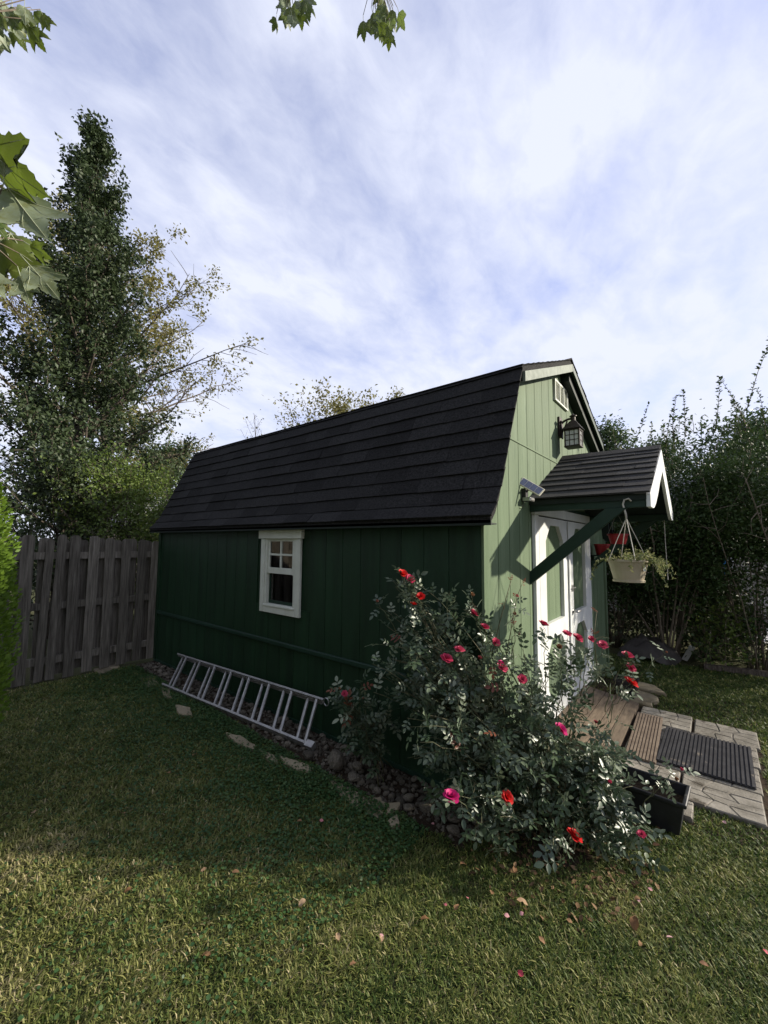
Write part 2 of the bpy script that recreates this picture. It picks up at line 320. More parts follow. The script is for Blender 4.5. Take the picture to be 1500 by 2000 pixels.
# ------------------------------------------------------------------ the ground
def ground_mat():
    m, t, b, o = new_mat('lawn_ground')
    tcn = N(t, 'ShaderNodeTexCoord')
    a = N(t, 'ShaderNodeTexNoise', Scale=1.3, Detail=5.0); f = N(t, 'ShaderNodeTexNoise', Scale=60.0, Detail=6.0, Roughness=.7)
    for n in (a, f): t.links.new(tcn.outputs['Object'], n.inputs['Vector'])
    r1 = N(t, 'ShaderNodeValToRGB'); t.links.new(f.outputs[0], r1.inputs[0])
    r1.color_ramp.elements[0].position = .35; r1.color_ramp.elements[0].color = (.04, .035, .018, 1)
    r1.color_ramp.elements[1].position = .68; r1.color_ramp.elements[1].color = (.15, .125, .068, 1)
    r2 = N(t, 'ShaderNodeValToRGB'); t.links.new(f.outputs[0], r2.inputs[0])
    r2.color_ramp.elements[0].position = .35; r2.color_ramp.elements[0].color = (.02, .035, .012, 1)
    r2.color_ramp.elements[1].position = .68; r2.color_ramp.elements[1].color = (.055, .085, .028, 1)
    x = N(t, 'ShaderNodeMix', data_type='RGBA'); t.links.new(a.outputs[0], x.inputs[0]); t.links.new(r1.outputs[0], x.inputs[6]); t.links.new(r2.outputs[0], x.inputs[7])
    t.links.new(x.outputs[2], b.inputs['Base Color']); b.inputs['Roughness'].default_value = .95; b.inputs['Specular IOR Level'].default_value = .1
    bp = N(t, 'ShaderNodeBump', Strength=.8, Distance=.02); t.links.new(f.outputs[0], bp.inputs['Height']); t.links.new(bp.outputs[0], b.inputs['Normal'])
    return m
g = MB(); rings = [0, 3, 6, 10, 16, 30, 60, 120, 300, 700]; NS = 48
g.v.append((0, 0, 0))
for r in rings[1:]:
    for j in range(NS):
        a = 2*math.pi*j/NS; g.v.append((r*math.cos(a), r*math.sin(a), 0.0))
for j in range(NS): g.f.append((0, 1+j, 1+(j+1) % NS))
for i in range(len(rings)-2):
    for j in range(NS):
        g.f.append((1+i*NS+j, 1+(i+1)*NS+j, 1+(i+1)*NS+(j+1) % NS, 1+i*NS+(j+1) % NS))
gm = bpy.data.meshes.new('ground'); gm.from_pydata(g.v, [], g.f); gm.materials.append(ground_mat()); gm.update()
link('ground', gm, kind='structure')

# ------------------------------------------------------------------ the shed
W, L, YF, YB = 3.775, 4.847, -.116, 4.936
PROF = [(-.10, 1.795), (-.03, 1.86), (.04, 1.975), (.476, 2.949), (W/2, 3.508)]
FULL = PROF + [(W-x, z) for x, z in reversed(PROF[:-1])]
def roof_z(x):
    for (a, za), (b, zb) in zip(FULL[:-1], FULL[1:]):
        if a <= x <= b: return za + (zb-za)*(x-a)/(b-a)
    return 1.8
shed = thing('garden_shed', 'dark green gambrel-roofed garden shed with black shingles and white doors', 'shed', (W/2, L/2, 0))
XZ = lambda a, b, d: (a, d, b)       # polygon in x,z extruded along y
YZ = lambda a, b, d: (d, a, b)       # polygon in y,z extruded along x
# wall shells (with the window hole and door hole), then the siding boards on them
wy0, wy1, wz0, wz1 = 1.856, 2.325, 1.00, 1.665        # window rough opening
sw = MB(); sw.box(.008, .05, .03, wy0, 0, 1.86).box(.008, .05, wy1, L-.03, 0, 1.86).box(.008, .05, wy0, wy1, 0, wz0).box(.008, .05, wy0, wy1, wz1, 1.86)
side_wall = part('side_wall', sw, M['siding_shade_dark'], shed)
def cut(x): return roof_z(x) - .07
gw = MB()
def gable_poly(x0, x1, z0, off=.0):
    xs = [x0] + [x for x, _ in FULL if x0 < x < x1] + [x1]
    return [(x0, z0)] + [(x1, z0)] + [(x, cut(x)-off) for x in reversed(xs)]
DX0, DX1, DZ = .93, 2.845, 1.95
for a, b, z in ((.05, DX0+.06, 0), (DX0+.06, DX1-.06, DZ-.06), (DX1-.06, W-.05, 0)):
    gw.prism(gable_poly(a, b, z), XZ, .008, .05)
front_wall = part('front_wall', gw, M['siding_pale'], shed)
bw = MB(); bw.prism(gable_poly(.05, W-.05, 0), XZ, L-.05, L-.005); part('back_wall', bw, M['siding_shade_dark'], shed)
rw = MB(); rw.box(W-.05, W-.002, .03, L-.03, 0, 1.86); part('far_side_wall', rw, M['siding_shade_dark'], shed)
fl = MB(); fl.box(.06, W-.06, .06, L-.06, .06, .10); part('floor', fl, M['ramp_wood'], shed)
STEP = .203
y = .045
while y < L-.03:
    y1 = min(y+STEP-.0045, L-.03)
    pieces = [(0.03, 1.85)]
    if y < wy1 and y1 > wy0:       # boards cut round the window
        pieces = [(.03, wz0), (wz1, 1.85)]
    for z0, z1 in pieces:
        b = MB(); b.box(-.001, .0135, y, y1, z0, z1); part('siding_board', b, M['siding_shade_dark'], side_wall)
    y += STEP
x = .05
while x < W-.05:
    x1 = min(x+STEP-.008, W-.045)
    segs = [(x, x1)]
    for a, b_ in segs:
        lo = DZ if (a < DX1 and b_ > DX0) else .03
        if lo == DZ and (a < DX0 or b_ > DX1):    # a board beside the casing
            q = MB(); aa, bb = (a, DX0-.003) if a < DX0 else (DX1+.003, b_)
            if bb-aa > .02: q.prism([(aa, .03), (bb, .03), (bb, DZ), (aa, DZ)], XZ, -.001, .013); part('siding_board', q, M['siding_pale'], front_wall)
        if lo < 2.41:
            q = MB(); tops = [(xx, min(2.41, cut(xx))) for xx in [b_]+[v for v, _ in reversed(FULL) if a < v < b_]+[a]]
            q.prism([(a, lo), (b_, lo)] + tops, XZ, -.001, .013); part('siding_board', q, M['siding_pale'], front_wall)
        if cut((a+b_)/2) > 2.46:
            xs = [b_]+[v for v, _ in reversed(FULL) if a < v < b_]+[a]
            if min(cut(a), cut(b_)) > 2.45:
                q = MB(); q.prism([(a, 2.425), (b_, 2.425)] + [(v, cut(v)) for v in xs], XZ, -.001, .013); part('siding_board', q, M['siding_pale'], front_wall)
    x += STEP
b = MB(); b.box(.33, W-.33, -.007, -.0015, 2.411, 2.424); part('flashing_strip', b, M['siding_pale'], shed)
b = MB(); b.box(-.021, .0, 0.0, .05, .03, 1.80); part('corner_trim', b, M['siding_shade_dark'], shed)
b = MB(); b.box(-.018, .062, -.020, -.002, .03, 1.84); part('corner_trim', b, M['siding_pale'], shed)
b = MB(); b.box(-.018, .0, L-.075, L-.01, .03, 1.84); part('corner_trim', b, M['siding_shade_dark'], shed)
b = MB(); b.box(W-.06, W+.018, -.020, -.002, .03, 1.84); part('corner_trim', b, M['siding_pale'], shed)
b = MB(); b.box(-.028, -.001, .05, L-.08, .645, .682); part('rub_strip', b, M['trim_dark'], shed, bevel=.004)
b = MB(); b.box(-.012, .04, .02, L-.02, -.02, .035); part('sill_beam', b, M['trim_dark'], shed)
# roof: slabs, then shingles laid in courses
rf = MB(); T = .045
for (xa, za), (xb, zb) in zip(FULL[:-1], FULL[1:]):
    rf.prism([(xa, za), (xb, zb), (xb, zb-T), (xa, za-T)], XZ, YF+.012, YB-.01)
roof = part('roof', rf, M['shingle'], shed)
def shingle_mesh(w_, h_, t_):
    k = MB(); hw = w_/2
    k.add([(-hw, 0, .003), (hw, 0, .003), (hw, h_, 0), (-hw, h_, 0), (-hw, 0, .003+t_), (hw, 0, .003+t_), (hw, h_, .002), (-hw, h_, .002)],
          [(0, 3, 2, 1), (4, 5, 6, 7), (0, 1, 5, 4), (1, 2, 6, 5), (2, 3, 7, 6), (3, 0, 4, 7)])
    return k
def lay(profile, y0, y1, expo, mat, parent, wid, out_sign=-1, name='shingle', joined=None, thick=.009, axis='y', meshes={}):
    """courses up a polyline of (x, z); each shingle is an object"""
    pts = [np.array(p) for p in profile]; seg = [np.linalg.norm(b-a) for a, b in zip(pts[:-1], pts[1:])]; tot = sum(seg)
    def pos(s):
        for (a, b), l in zip(zip(pts[:-1], pts[1:]), seg):
            if s <= l: return a + (b-a)*s/l
            s -= l
        return pts[-1] + (pts[-1]-pts[-2])/seg[-1]*s
    s = -.012; ci = 0
    while s < tot-.02:
        e = expo*(1.0 + random.uniform(-.02, .02)); a = pos(max(s, 0)) if s > 0 else pts[0] + (pts[0]-pts[1])/seg[0]*.012
        c = pos(min(s+e+.025, tot)); d = c-a; hh = np.linalg.norm(d); d /= hh
        yy = y0 - random.uniform(0, .006); first = True
        while yy < y1-.04:
            wd = wid*random.uniform(.82, 1.2) if not first else wid*random.uniform(.4, 1.0)
            first = False; wd = min(wd, y1-yy+random.uniform(0, .005))
            if y1-(yy+wd) < .08: wd = y1-yy
            k = shingle_mesh(wd-.0018, hh, thick*random.uniform(.8, 1.35))
            ex = Vector((0, -out_sign*-1, 0)) if False else Vector((0, 1, 0)) if out_sign > 0 else Vector((0, -1, 0))
            ey = Vector((d[0], 0, d[1])); ez = ex.cross(ey)
            if ez.z < 0: ex = -ex; ez = ex.cross(ey)
            dz = random.uniform(-.003, .004)
            o3 = Vector((a[0]+d[0]*dz, yy+wd/2, a[1]+d[1]*dz))
            mt = Matrix(((ex.x, ey.x, ez.x, o3.x), (ex.y, ey.y, ez.y, o3.y), (ex.z, ey.z, ez.z, o3.z), (0, 0, 0, 1))) @ Matrix.Rotation(random.uniform(-.003, .003), 4, 'Z')
            if joined is None: link(name, k.mesh(name, mat), parent, mat4=mt)
            else: joined.add([mt @ Vector(p) for p in k.v], k.f)
            yy += wd
        s += e; ci += 1
lay(PROF[:4], YF, YB, .128, M['shingle'], roof, .34, thick=.013)
j = MB(); lay(PROF[3:], YF, YB, .13, M['shingle'], roof, .6, joined=j)
mir = [(W-x, z) for x, z in PROF]
lay(mir[:4], YF, YB, .115, M['shingle'], roof, .6, joined=j); lay(mir[3:], YF, YB, .13, M['shingle'], roof, .6, joined=j)
o = part('shingle_courses', j, M['shingle'], roof, kind='stuff')
b = MB()
for i in range(17):
    yy = YF + i*.30
    if yy > YB-.1: break
    z = 3.508
    b.prism([(W/2-.14, z-.050), (W/2, z+.012), (W/2+.14, z-.050), (W/2+.14, z-.040), (W/2, z+.024+.003*(i % 2)), (W/2-.14, z-.040)], XZ, yy, min(yy+.315, YB))
part('ridge_cap', b, M['shingle'], roof)
# rake boards on the gable, soffit beneath the overhang, eave fascia
def strip(xa, za, xb, zb, h0, h1, y0, y1):
    return MB().prism([(xa, za-h0), (xb, zb-h0), (xb, zb-h1), (xa, za-h1)], XZ, y0, y1)
xa, za = PROF[3]; xr, zr = PROF[4]
part('rake_board', strip(xa+.03, za+.012, xr-.002, zr, T+.002, .125, YF-.006, YF+.016), M['fascia'], roof)
part('rake_board', strip(xr+.002, zr, W-xa, za, T+.002, .125, YF-.006, YF+.016), M['trim_dark'], roof)
part('rake_board', strip(W-xa, za, W-.04, 1.975, T+.004, .15, YF-.004, YF+.016), M['trim_dark'], roof)
part('rake_board', strip(.045, 1.975, xa+.01, za, T+.03, .10, -.02, -.004), M['siding_pale'], roof)
part('drip_edge', strip(xr, zr, W-xa, za, .120, .127, YF-.012, YF-.0065), M['fascia'], roof)
part('drip_edge', strip(W-xa, za, W-.04, 1.975, .145, .153, YF-.012, YF-.005), M['fascia'], roof)
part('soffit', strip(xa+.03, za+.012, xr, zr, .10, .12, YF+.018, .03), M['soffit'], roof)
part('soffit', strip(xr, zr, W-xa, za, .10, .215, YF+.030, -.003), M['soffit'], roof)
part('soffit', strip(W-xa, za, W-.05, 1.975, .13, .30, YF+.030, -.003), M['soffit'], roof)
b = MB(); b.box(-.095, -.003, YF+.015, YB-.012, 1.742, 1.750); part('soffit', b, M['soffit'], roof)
b = MB(); b.box(-.100, -.088, YF+.01, YB-.012, 1.735, 1.768); part('eave_fascia', b, M['soffit'], roof)  # blackened like the soffit to carry the dark shade below the eave
# gable vent
vent = part('gable_vent', MB().box(1.615, 1.632, -.024, -.0015, 3.035, 3.25).box(2.045, 2.062, -.024, -.0015, 3.035, 3.25).box(1.632, 2.045, -.024, -.0015, 3.233, 3.25).box(1.632, 2.045, -.024, -.0015, 3.035, 3.052).box(1.762, 1.776, -.026, -.0015, 3.052, 3.233).box(1.900, 1.914, -.026, -.0015, 3.052, 3.233), M['window_white'], shed)
for i in range(11):
    z = 3.055 + i*.0162
    part('slat', MB().obox((1.8385, -.010, z+.006), (.2055, 0, 0), (0, .009, .006), (0, -.0008, .0012)), M['window_white'], vent)
# ---- window
win = part('window', MB().box(-.020, .045, wy0-.004, wy0+.028, wz0, wz1).box(-.020, .045, wy1-.028, wy1+.004, wz0, wz1).box(-.020, .045, wy0+.028, wy1-.028, wz1-.022, wz1).box(-.020, .045, wy0+.028, wy1-.028, wz0, wz0+.02), M['window_white'], shed, bevel=.002)
ym = (wy0+wy1)/2
part('header_board', MB().box(-.040, -.001, 1.756, 2.421, 1.655, 1.752), M['window_white'], win, bevel=.002)
part('casing_board', MB().box(-.026, -.001, 1.782, wy0-.006, .936, 1.653), M['window_white'], win, bevel=.002)
part('casing_board', MB().box(-.026, -.001, wy1+.006, 2.394, .936, 1.653), M['window_white'], win, bevel=.002)
part('casing_board', MB().box(-.0265, -.001, wy0-.004, wy1+.004, .936, .996), M['window_white'], win, bevel=.002)
part('sill', MB().box(-.034, -.005, wy0-.003, wy1+.003, .997, 1.012), M['window_white'], win, bevel=.002)
g0, g1 = wy0+.058, wy1-.058
part('sash', MB().box(-.010, .012, wy0+.029, g0, 1.31, wz1-.023).box(-.010, .012, g1, wy1-.029, 1.31, wz1-.023).box(-.010, .012, g0, g1, 1.628, wz1-.023).box(-.012, .012, g0, g1, 1.315, 1.372), M['window_white'], win, bevel=.002)
part('sash', MB().box(.014, .034, wy0+.029, g0-.012, wz0+.021, 1.318).box(.014, .034, g1+.012, wy1-.029, wz0+.021, 1.318).box(.014, .034, g0-.012, g1+.012, wz0+.021, wz0+.05), M['trim_dark'], win)
part('muntin', MB().box(-.011, .008, ym-.009, ym+.009, 1.372, 1.628), M['window_white'], win)
part('muntin', MB().box(-.0105, .008, g0, ym-.0092, 1.491, 1.509).box(-.0105, .008, ym+.0092, g1, 1.491, 1.509), M['window_white'], win)
for a, b_ in ((g0, ym-.009), (ym+.009, g1)):
    for z0, z1 in ((1.372, 1.491), (1.509, 1.628)):
        part('pane', MB().box(.001, .004, a, b_, z0, z1), M['glass'], win)
part('pane', MB().box(.021, .024, g0-.012, g1+.012, wz0+.05, 1.317), M['glass'], win)
# ---- double door under the canopy
part('door_casing', MB().box(DX0, DX0+.095, -.030, -.001, .06, 1.865).box(DX1-.095, DX1, -.030, -.001, .06, 1.865).box(DX0-.01, DX1+.01, -.034, -.001, 1.867, 1.952), M['white'], shed, bevel=.003)
def leaf_door(x0, x1, side):
    lo, hi = .10, 1.855; a, b_ = x0+.165, x1-.165
    ch = .14
    mb = MB()
    ys = (-.030, .004)
    mb.prism([(x0, lo), (a, lo), (a, hi), (x0, hi)], XZ, *ys); mb.prism([(b_, lo), (x1, lo), (x1, hi), (b_, hi)], XZ, *ys)
    mb.prism([(a, 1.79), (b_, 1.79), (b_, hi), (a, hi)], XZ, *ys)
    mb.prism([(a, .80), (b_, .80), (b_, .935), (a, .935)], XZ, -.034, .004)
    mb.prism([(a, lo), (b_, lo), (b_, .24), (a, .24)], XZ, *ys)
    for s0, s1 in ((a, 1), (b_, -1)):
        mb.prism([(s0, 1.79-ch), (s0+s1*ch*.95, 1.79), (s0, 1.79)] if s1 > 0 else [(s0, 1.79-ch), (s0, 1.79), (s0+s1*ch*.95, 1.79)], XZ, *ys)
        mb.prism([(s0, .80-ch), (s0+s1*ch*.95, .80), (s0, .80)] if s1 > 0 else [(s0, .80-ch), (s0, .80), (s0+s1*ch*.95, .80)], XZ, *ys)
        mb.prism([(s0, .24), (s0+s1*ch*.95, .24), (s0, .24+ch)] if s1 > 0 else [(s0, .24), (s0, .24+ch), (s0+s1*ch*.95, .24)], XZ, *ys)
    d = part('door', mb, M['white'], shed)
    n = 3; wv = (b_-a)/n
    for i in range(n):
        part('panel_board', MB().box(a+i*wv+.002, a+(i+1)*wv-.002, .002, .016, .936, 1.789), M['siding_pale'], d)
        part('panel_board', MB().box(a+i*wv+.002, a+(i+1)*wv-.002, .002, .016, .241, .799), M['siding_pale'], d)
    part('panel_backing', MB().box(a-.01, b_+.01, .017, .03, .2, 1.82), M['siding_pale'], d)
    return d
d1 = leaf_door(DX0+.099, 1.884, 1); d2 = leaf_door(1.890, DX1-.099, -1)
part('meeting_strip', MB().box(1.858, 1.912, -.046, -.0345, .12, 1.85), M['white'], d1, bevel=.003)
part('latch', MB().box(1.935, 1.985, -.052, -.0305, 1.15, 1.215).tube([(1.90, -.058, 1.185), (2.02, -.058, 1.185)], .007), M['metal'], d2)
hb = MB(); hb.lathe([(.0, -.012), (.024, -.012), (.024, .012), (0, .012)], (0, 0, 0), 12, False)
hb.v = [(1.95+p[0], -.042+p[2]*.5, .955+p[1]) for p in hb.v]
hb.tube([(1.95, -.04, .955), (1.95, -.085, .955), (1.99, -.092, .957), (2.07, -.088, .95)], [.010, .010, .009, .007], 8)
part('handle', hb, M['metal'], d2, smooth=True)
# ---- little canopy roof over the door
CX0, CX1, CXM, CYF = .86, 2.91, 1.885, -.835
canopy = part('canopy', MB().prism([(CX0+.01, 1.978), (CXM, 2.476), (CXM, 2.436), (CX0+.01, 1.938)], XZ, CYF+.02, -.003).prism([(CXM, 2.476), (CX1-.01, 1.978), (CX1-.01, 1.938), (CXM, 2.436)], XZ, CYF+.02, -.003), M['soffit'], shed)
cp = [(CX0, 1.985), (CXM-.015, 2.492)]
lay(cp, CYF, -.002, .137, M['shingle2'], canopy, .34, thick=.012)
lay([(CX1, 1.985), (CXM+.015, 2.492)], CYF, -.002, .137, M['shingle2'], canopy, .34, thick=.012)
b = MB()
for i in range(3):
    y0 = CYF + i*.28
    b.prism([(CXM-.11, 2.455), (CXM, 2.508), (CXM+.11, 2.455), (CXM+.11, 2.465), (CXM, 2.519+.003*i), (CXM-.11, 2.465)], XZ, y0, min(y0+.285, -.002))
part('ridge_cap', b, M['shingle2'], canopy)
for s in (1, -1):
    fx = (lambda x: x) if s > 0 else (lambda x: 2*CXM-x)
    low = [(.870, 1.885), (1.03, 1.885), (1.10, 1.895), (1.22, 1.935), (1.42, 2.03), (1.62, 2.145), (CXM-.001, 2.275)]
    up_ = [(CXM-.001, 2.472), (.870, 1.975)]
    poly = [(fx(x), z) for x, z in low+up_]
    part('barge_board', MB().prism(poly, XZ, CYF-.004, CYF+.022), M['white'], canopy, bevel=.002)
    xb = .905 if s > 0 else 2*CXM-.905
    part('beam', MB().box(xb-.022, xb+.022, CYF+.024, -.003, 1.885, 1.955), M['trim_dark'], canopy, bevel=.003)
    br = MB(); dirn = np.array([0, -.66, .58]); dirn /= np.linalg.norm(dirn)
    xk = xb-.03*s
    br.prism([(-.003, 1.295), (-.003, 1.40), (-.56, 1.884), (-.70, 1.884)], YZ, xk-.020, xk+.022)
    part('bracket', br, M['trim_dark'], canopy, bevel=.003)
for i in range(3):
    yv = -.18 - i*.28
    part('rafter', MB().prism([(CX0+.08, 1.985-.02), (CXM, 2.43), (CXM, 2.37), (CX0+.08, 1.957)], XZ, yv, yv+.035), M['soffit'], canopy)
part('ledger', MB().box(CX0+.06, CX1-.06, -.034, -.0145, 1.955, 1.985), M['trim_dark'], canopy)

# ornament seen through the open lower sash
o = tag(link('ornament', MB().lathe([(.0, 0), (.055, 0), (.075, .03), (.07, .07), (.03, .10), (.018, .13), (.024, .16), (.012, .185), (0, .19)], (.30, 2.02, 1.0), 14, False).mesh('ornament', M['ceramic'], True)), 'pale rounded ornament behind the lower window pane', 'ornament')
sh = thing('shelf', 'dark shelf inside the shed under the window', 'shelf', (.28, 2.0, .10))
part('board', MB().box(.12, .44, 1.3, 2.8, .975, .999), M['trim_dark'], sh)
for yy in (1.35, 2.70): part('leg', MB().box(.25, .31, yy, yy+.05, .10, .975), M['trim_dark'], sh)

# ------------------------------------------------------------------ things on the shed front
LX, LY = 1.79, -.135
ln = thing('wall_lantern', 'dark bronze box lantern on a bracket above the little canopy roof', 'lantern', (LX, 0, 2.58))
part('back_plate', MB().box(LX-.05, LX+.05, -.020, -.0015, 2.70, 2.90).box(LX-.03, LX+.03, -.034, -.0205, 2.68, 2.86), M['bronze'], ln, bevel=.004)
part('arm', MB().tube([(LX, -.02, 2.83), (LX, -.05, 2.855), (LX, -.09, 2.868), (LX, LY, 2.868)], .011, 8).tube([(LX, -.03, 2.74), (LX, -.055, 2.79), (LX, -.08, 2.85)], .008, 6), M['bronze'], ln)
hw = .064; z0, z1 = 2.588, 2.752
fr = MB()
for sx in (-1, 1):
    for sy in (-1, 1): fr.box(LX+sx*hw-.006, LX+sx*hw+.006, LY+sy*hw-.006, LY+sy*hw+.006, z0, z1)
fr.box(LX-hw-.008, LX+hw+.008, LY-hw-.008, LY+hw+.008, z0-.014, z0).box(LX-hw-.008, LX+hw+.008, LY-hw-.008, LY+hw+.008, z1-.016, z1)
part('frame', fr, M['bronze'], ln)
rfm = MB(); e = .088
vs = [(LX+sx*e, LY+sy*e, 2.752) for sx, sy in ((-1, -1), (1, -1), (1, 1), (-1, 1))] + [(LX+sx*.026, LY+sy*.026, 2.838) for sx, sy in ((-1, -1), (1, -1), (1, 1), (-1, 1))]
rfm.add(vs, [(3, 2, 1, 0), (4, 5, 6, 7), (0, 1, 5, 4), (1, 2, 6, 5), (2, 3, 7, 6), (3, 0, 4, 7)])
part('lantern_roof', rfm, M['bronze'], ln)
part('finial', MB().lathe([(.028, 0), (.022, .012), (.022, .045), (.034, .048), (.034, .056), (.012, .066), (.004, .078)], (LX, LY, 2.838), 12), M['bronze'], ln)
for sx, sy in ((-1, 0), (1, 0), (0, -1), (0, 1)):
    cx, cy = LX+sx*(hw-.002), LY+sy*(hw-.002)
    if sx: q = MB().box(cx-.0015, cx+.0015, LY-hw+.006, LY+hw-.006, z0, z1-.016)
    else: q = MB().box(LX-hw+.006, LX+hw-.006, cy-.0015, cy+.0015, z0, z1-.016)
    p = part('pane', q, M['frost'], ln)
    gr = MB()
    for k in (-.33, .33):
        if sx: gr.box(cx+sx*.002-.003, cx+sx*.002+.003, LY+k*hw-.003, LY+k*hw+.003, z0, z1-.016)
        else: gr.box(LX+k*hw-.003, LX+k*hw+.003, cy+sy*.002-.003, cy+sy*.002+.003, z0, z1-.016)
    for k in (.36, .70):
        z = z0+k*(z1-.016-z0)
        if sx: gr.box(cx+sx*.002-.0034, cx+sx*.002+.0034, LY-hw+.006, LY+hw-.006, z-.003, z+.003)
        else: gr.box(LX-hw+.006, LX+hw-.006, cy+sy*.002-.0034, cy+sy*.002+.0034, z-.003, z+.003)
    part('glazing_bar', gr, M['bronze'], p)

so = thing('solar_light', 'small solar light with a tilted cream-framed panel at the canopy corner', 'light', (.72, -.02, 1.95))
pc = np.array([.715, -.075, 2.068]); ux = np.array([.02, -.115, -.078]); ux /= np.linalg.norm(ux)
nv = np.array([-.62, -.25, .45]); nv -= ux*(nv@ux); nv /= np.linalg.norm(nv); uy = np.cross(nv, ux)
pf = part('solar_panel', MB().obox(pc, ux*.098, uy*.040, nv*.006), M['solar_frame'], so, bevel=.003)
for i in range(4):
    part('cell', MB().obox(pc + ux*(-.066+.044*i) + nv*.0068, ux*.0205, uy*.031, nv*.0012), M['solar_cell'], pf)
part('lamp_head', MB().box(.69, .79, -.075, -.015, 1.955, 1.985).box(.70, .78, -.080, -.0755, 1.960, 1.980), M['metal'], so, bevel=.003)
part('bracket', MB().box(.71, .76, -.035, -.0015, 1.955, 2.06).tube([(.735, -.03, 2.03), (.725, -.055, 2.05), pc], .008), M['black'], so)
part('cable', MB().tube([(.70, -.02, 1.965), (.672, -.03, 1.945), (.675, -.02, 1.91), (.70, -.006, 1.90)], .003, 5), M['black'], so)

HB = np.array([.865, -.69, 1.365])
hbk = thing('hanging_basket', 'beige plastic hanging basket of straggly plants below the canopy', 'hanging basket', HB)
part('pot', MB().lathe([(.0, .0), (.098, .0), (.100, .012), (.092, .014), (.122, .138), (.130, .140), (.130, .156), (.120, .156), (.112, .135), (.0, .13)], HB, 28, False), M['beige'], hbk, smooth=False)
part('soil', MB().lathe([(.0, .128), (.113, .134), (.113, .120), (.0, .118)], HB, 20, False), M['soil'], hbk)
top = HB + np.array([0, 0, .445])
hk = [top + np.array([-.0, a, b]) for a, b in ((0, -.02), (.002, .03), (.012, .07), (.018, .10), (.008, .13), (-.018, .138), (-.034, .118))]
part('hook', MB().tube(hk, .0065, 8), M['cord'], hbk, smooth=True)
for k in range(4):
    a = .5+k*math.pi/2; e = HB + np.array([.124*math.cos(a), .124*math.sin(a), .148])
    part('hanger_strand', MB().tube([top, top*.45+e*.55+np.array([0, 0, .004]), e], .0028, 5), M['cord'], hbk)
part('price_label', MB().obox(HB+np.array([-.060, -.104, .095]), np.array([.02, -.012, 0])*.5, (0, 0, .016), np.array([-.012, -.02, 0])*.03), M['white'], hbk)
stem = MB(); LP, LD = [], []
for k in range(70):
    a = random.uniform(0, 2*math.pi); r = .10*math.sqrt(random.random())
    s = HB + np.array([r*math.cos(a), r*math.sin(a), .135])
    hang = random.random() < .40
    right = random.random() < .45
    if right: a = random.gauss(-1.5, .5)
    ln_ = random.uniform(.05, .13) if not hang else random.uniform(.12, .24)
    d = np.array([math.cos(a)*.8, math.sin(a)*.8, random.uniform(.3, 1.3)])
    pts = path(s if not hang else HB+np.array([.12*math.cos(a), .12*math.sin(a), .152]), d, ln_, 6, -2.6 if hang else -.2, .18)
    stem.tube(pts, [.0022*(1-.1*i) for i in range(len(pts))], 4)
    for q in pts[1:]:
        for _ in range(4 if hang else 3): LP.append(q + np.random.default_rng(k).normal(0, .004, 3)); LD.append(rvec(1)[0])
part('stems', stem, M['basket_leaf'], hbk, kind='stuff')
leaves('foliage', np.array(LP), np.array(LD), RNG.uniform(.012, .028, len(LP)), M['basket_leaf'], hbk)

# red pots by the far bracket, and the cord from the canopy
def pot_at(c, r, h, name, label, cat, mat, lip=True):
    t = thing(name, label, cat, c)
    part('pot', MB().lathe([(0, 0), (r*.72, 0), (r*.95, h*.85), (r*1.05, h*.86), (r*1.05, h), (r*.93, h), (r*.88, h*.85), (0, h*.82)], c, 22, False), mat, t)
    part('soil', MB().lathe([(0, h*.84), (r*.88, h*.86), (r*.86, h*.80), (0, h*.78)], c, 16, False), M['soil'], t)
    return t
t = pot_at(np.array([3.02, -.12, 1.50]), .085, .13, 'wall_pot', 'dark red flower pot on a wall bracket beside the doors', 'flower pot', M['red_plastic'])
part('wall_bracket', MB().box(2.93, 3.11, -.22, -.002, 1.485, 1.498).box(3.00, 3.03, -.03, -.002, 1.38, 1.485), M['trim_dark'], t)
t = pot_at(np.array([2.60, -.36, 1.63]), .10, .11, 'hanging_pot', 'dark red pot hanging under the canopy behind the basket', 'flower pot', M['red_plastic'])
part('hanger', MB().tube([(2.60, -.26, 1.73), (2.60, -.36, 1.97), (2.60, -.46, 1.73)], .002, 4).tube([(2.60, -.36, 1.97), (2.60, -.36, 2.12)], .002, 4), M['cord'], t)
pr = at(1294, 1022, 1); 
o = link('pull_cord', MB().tube([(2.83, -.765, 1.89), (2.832, -.768, 1.6), (2.83, -.775, 1.30), (2.831, -.776, 1.255)], [.004, .004, .004, .007], 5).mesh('pull_cord', M['cord']))
tag(o, 'thin pale cord hanging from the far end of the canopy', 'cord')

# ------------------------------------------------------------------ ladder against the side wall
ld = thing('ladder', 'old aluminium extension ladder lying on its side against the shed', 'ladder', (-.3, 2.5, 0))
B0, B1 = np.array([-.385, 3.64, .035]), np.array([-.262, 1.31, .055]); T0, T1 = np.array([-.055, 4.02, .235]), np.array([-.055, 1.40, .322])
nrm = np.cross(B1-B0, T0-B0); nrm /= np.linalg.norm(nrm)
for off, sh0, sh1 in ((0.0, 0.0, 1.0), (.034, .02, .985)):
    o3 = nrm*off*(1 if nrm[0] > 0 else -1)
    for A, C_ in ((B0, B1), (T0, T1)):
        a, c = A+(C_-A)*sh0+o3, A+(C_-A)*sh1+o3
        in_ = unit((T0-B0) if A is B0 else (B0-T0))
        mb = MB(); mb.bar(a, c, .006, .030, up=nrm)
        mb.bar(a+nrm*.0135+in_*.010, c+nrm*.0135+in_*.010, .016, .004, up=nrm); mb.bar(a-nrm*.0135+in_*.010, c-nrm*.0135+in_*.010, .016, .004, up=nrm)
        part('rail', mb, M['alu'], ld)
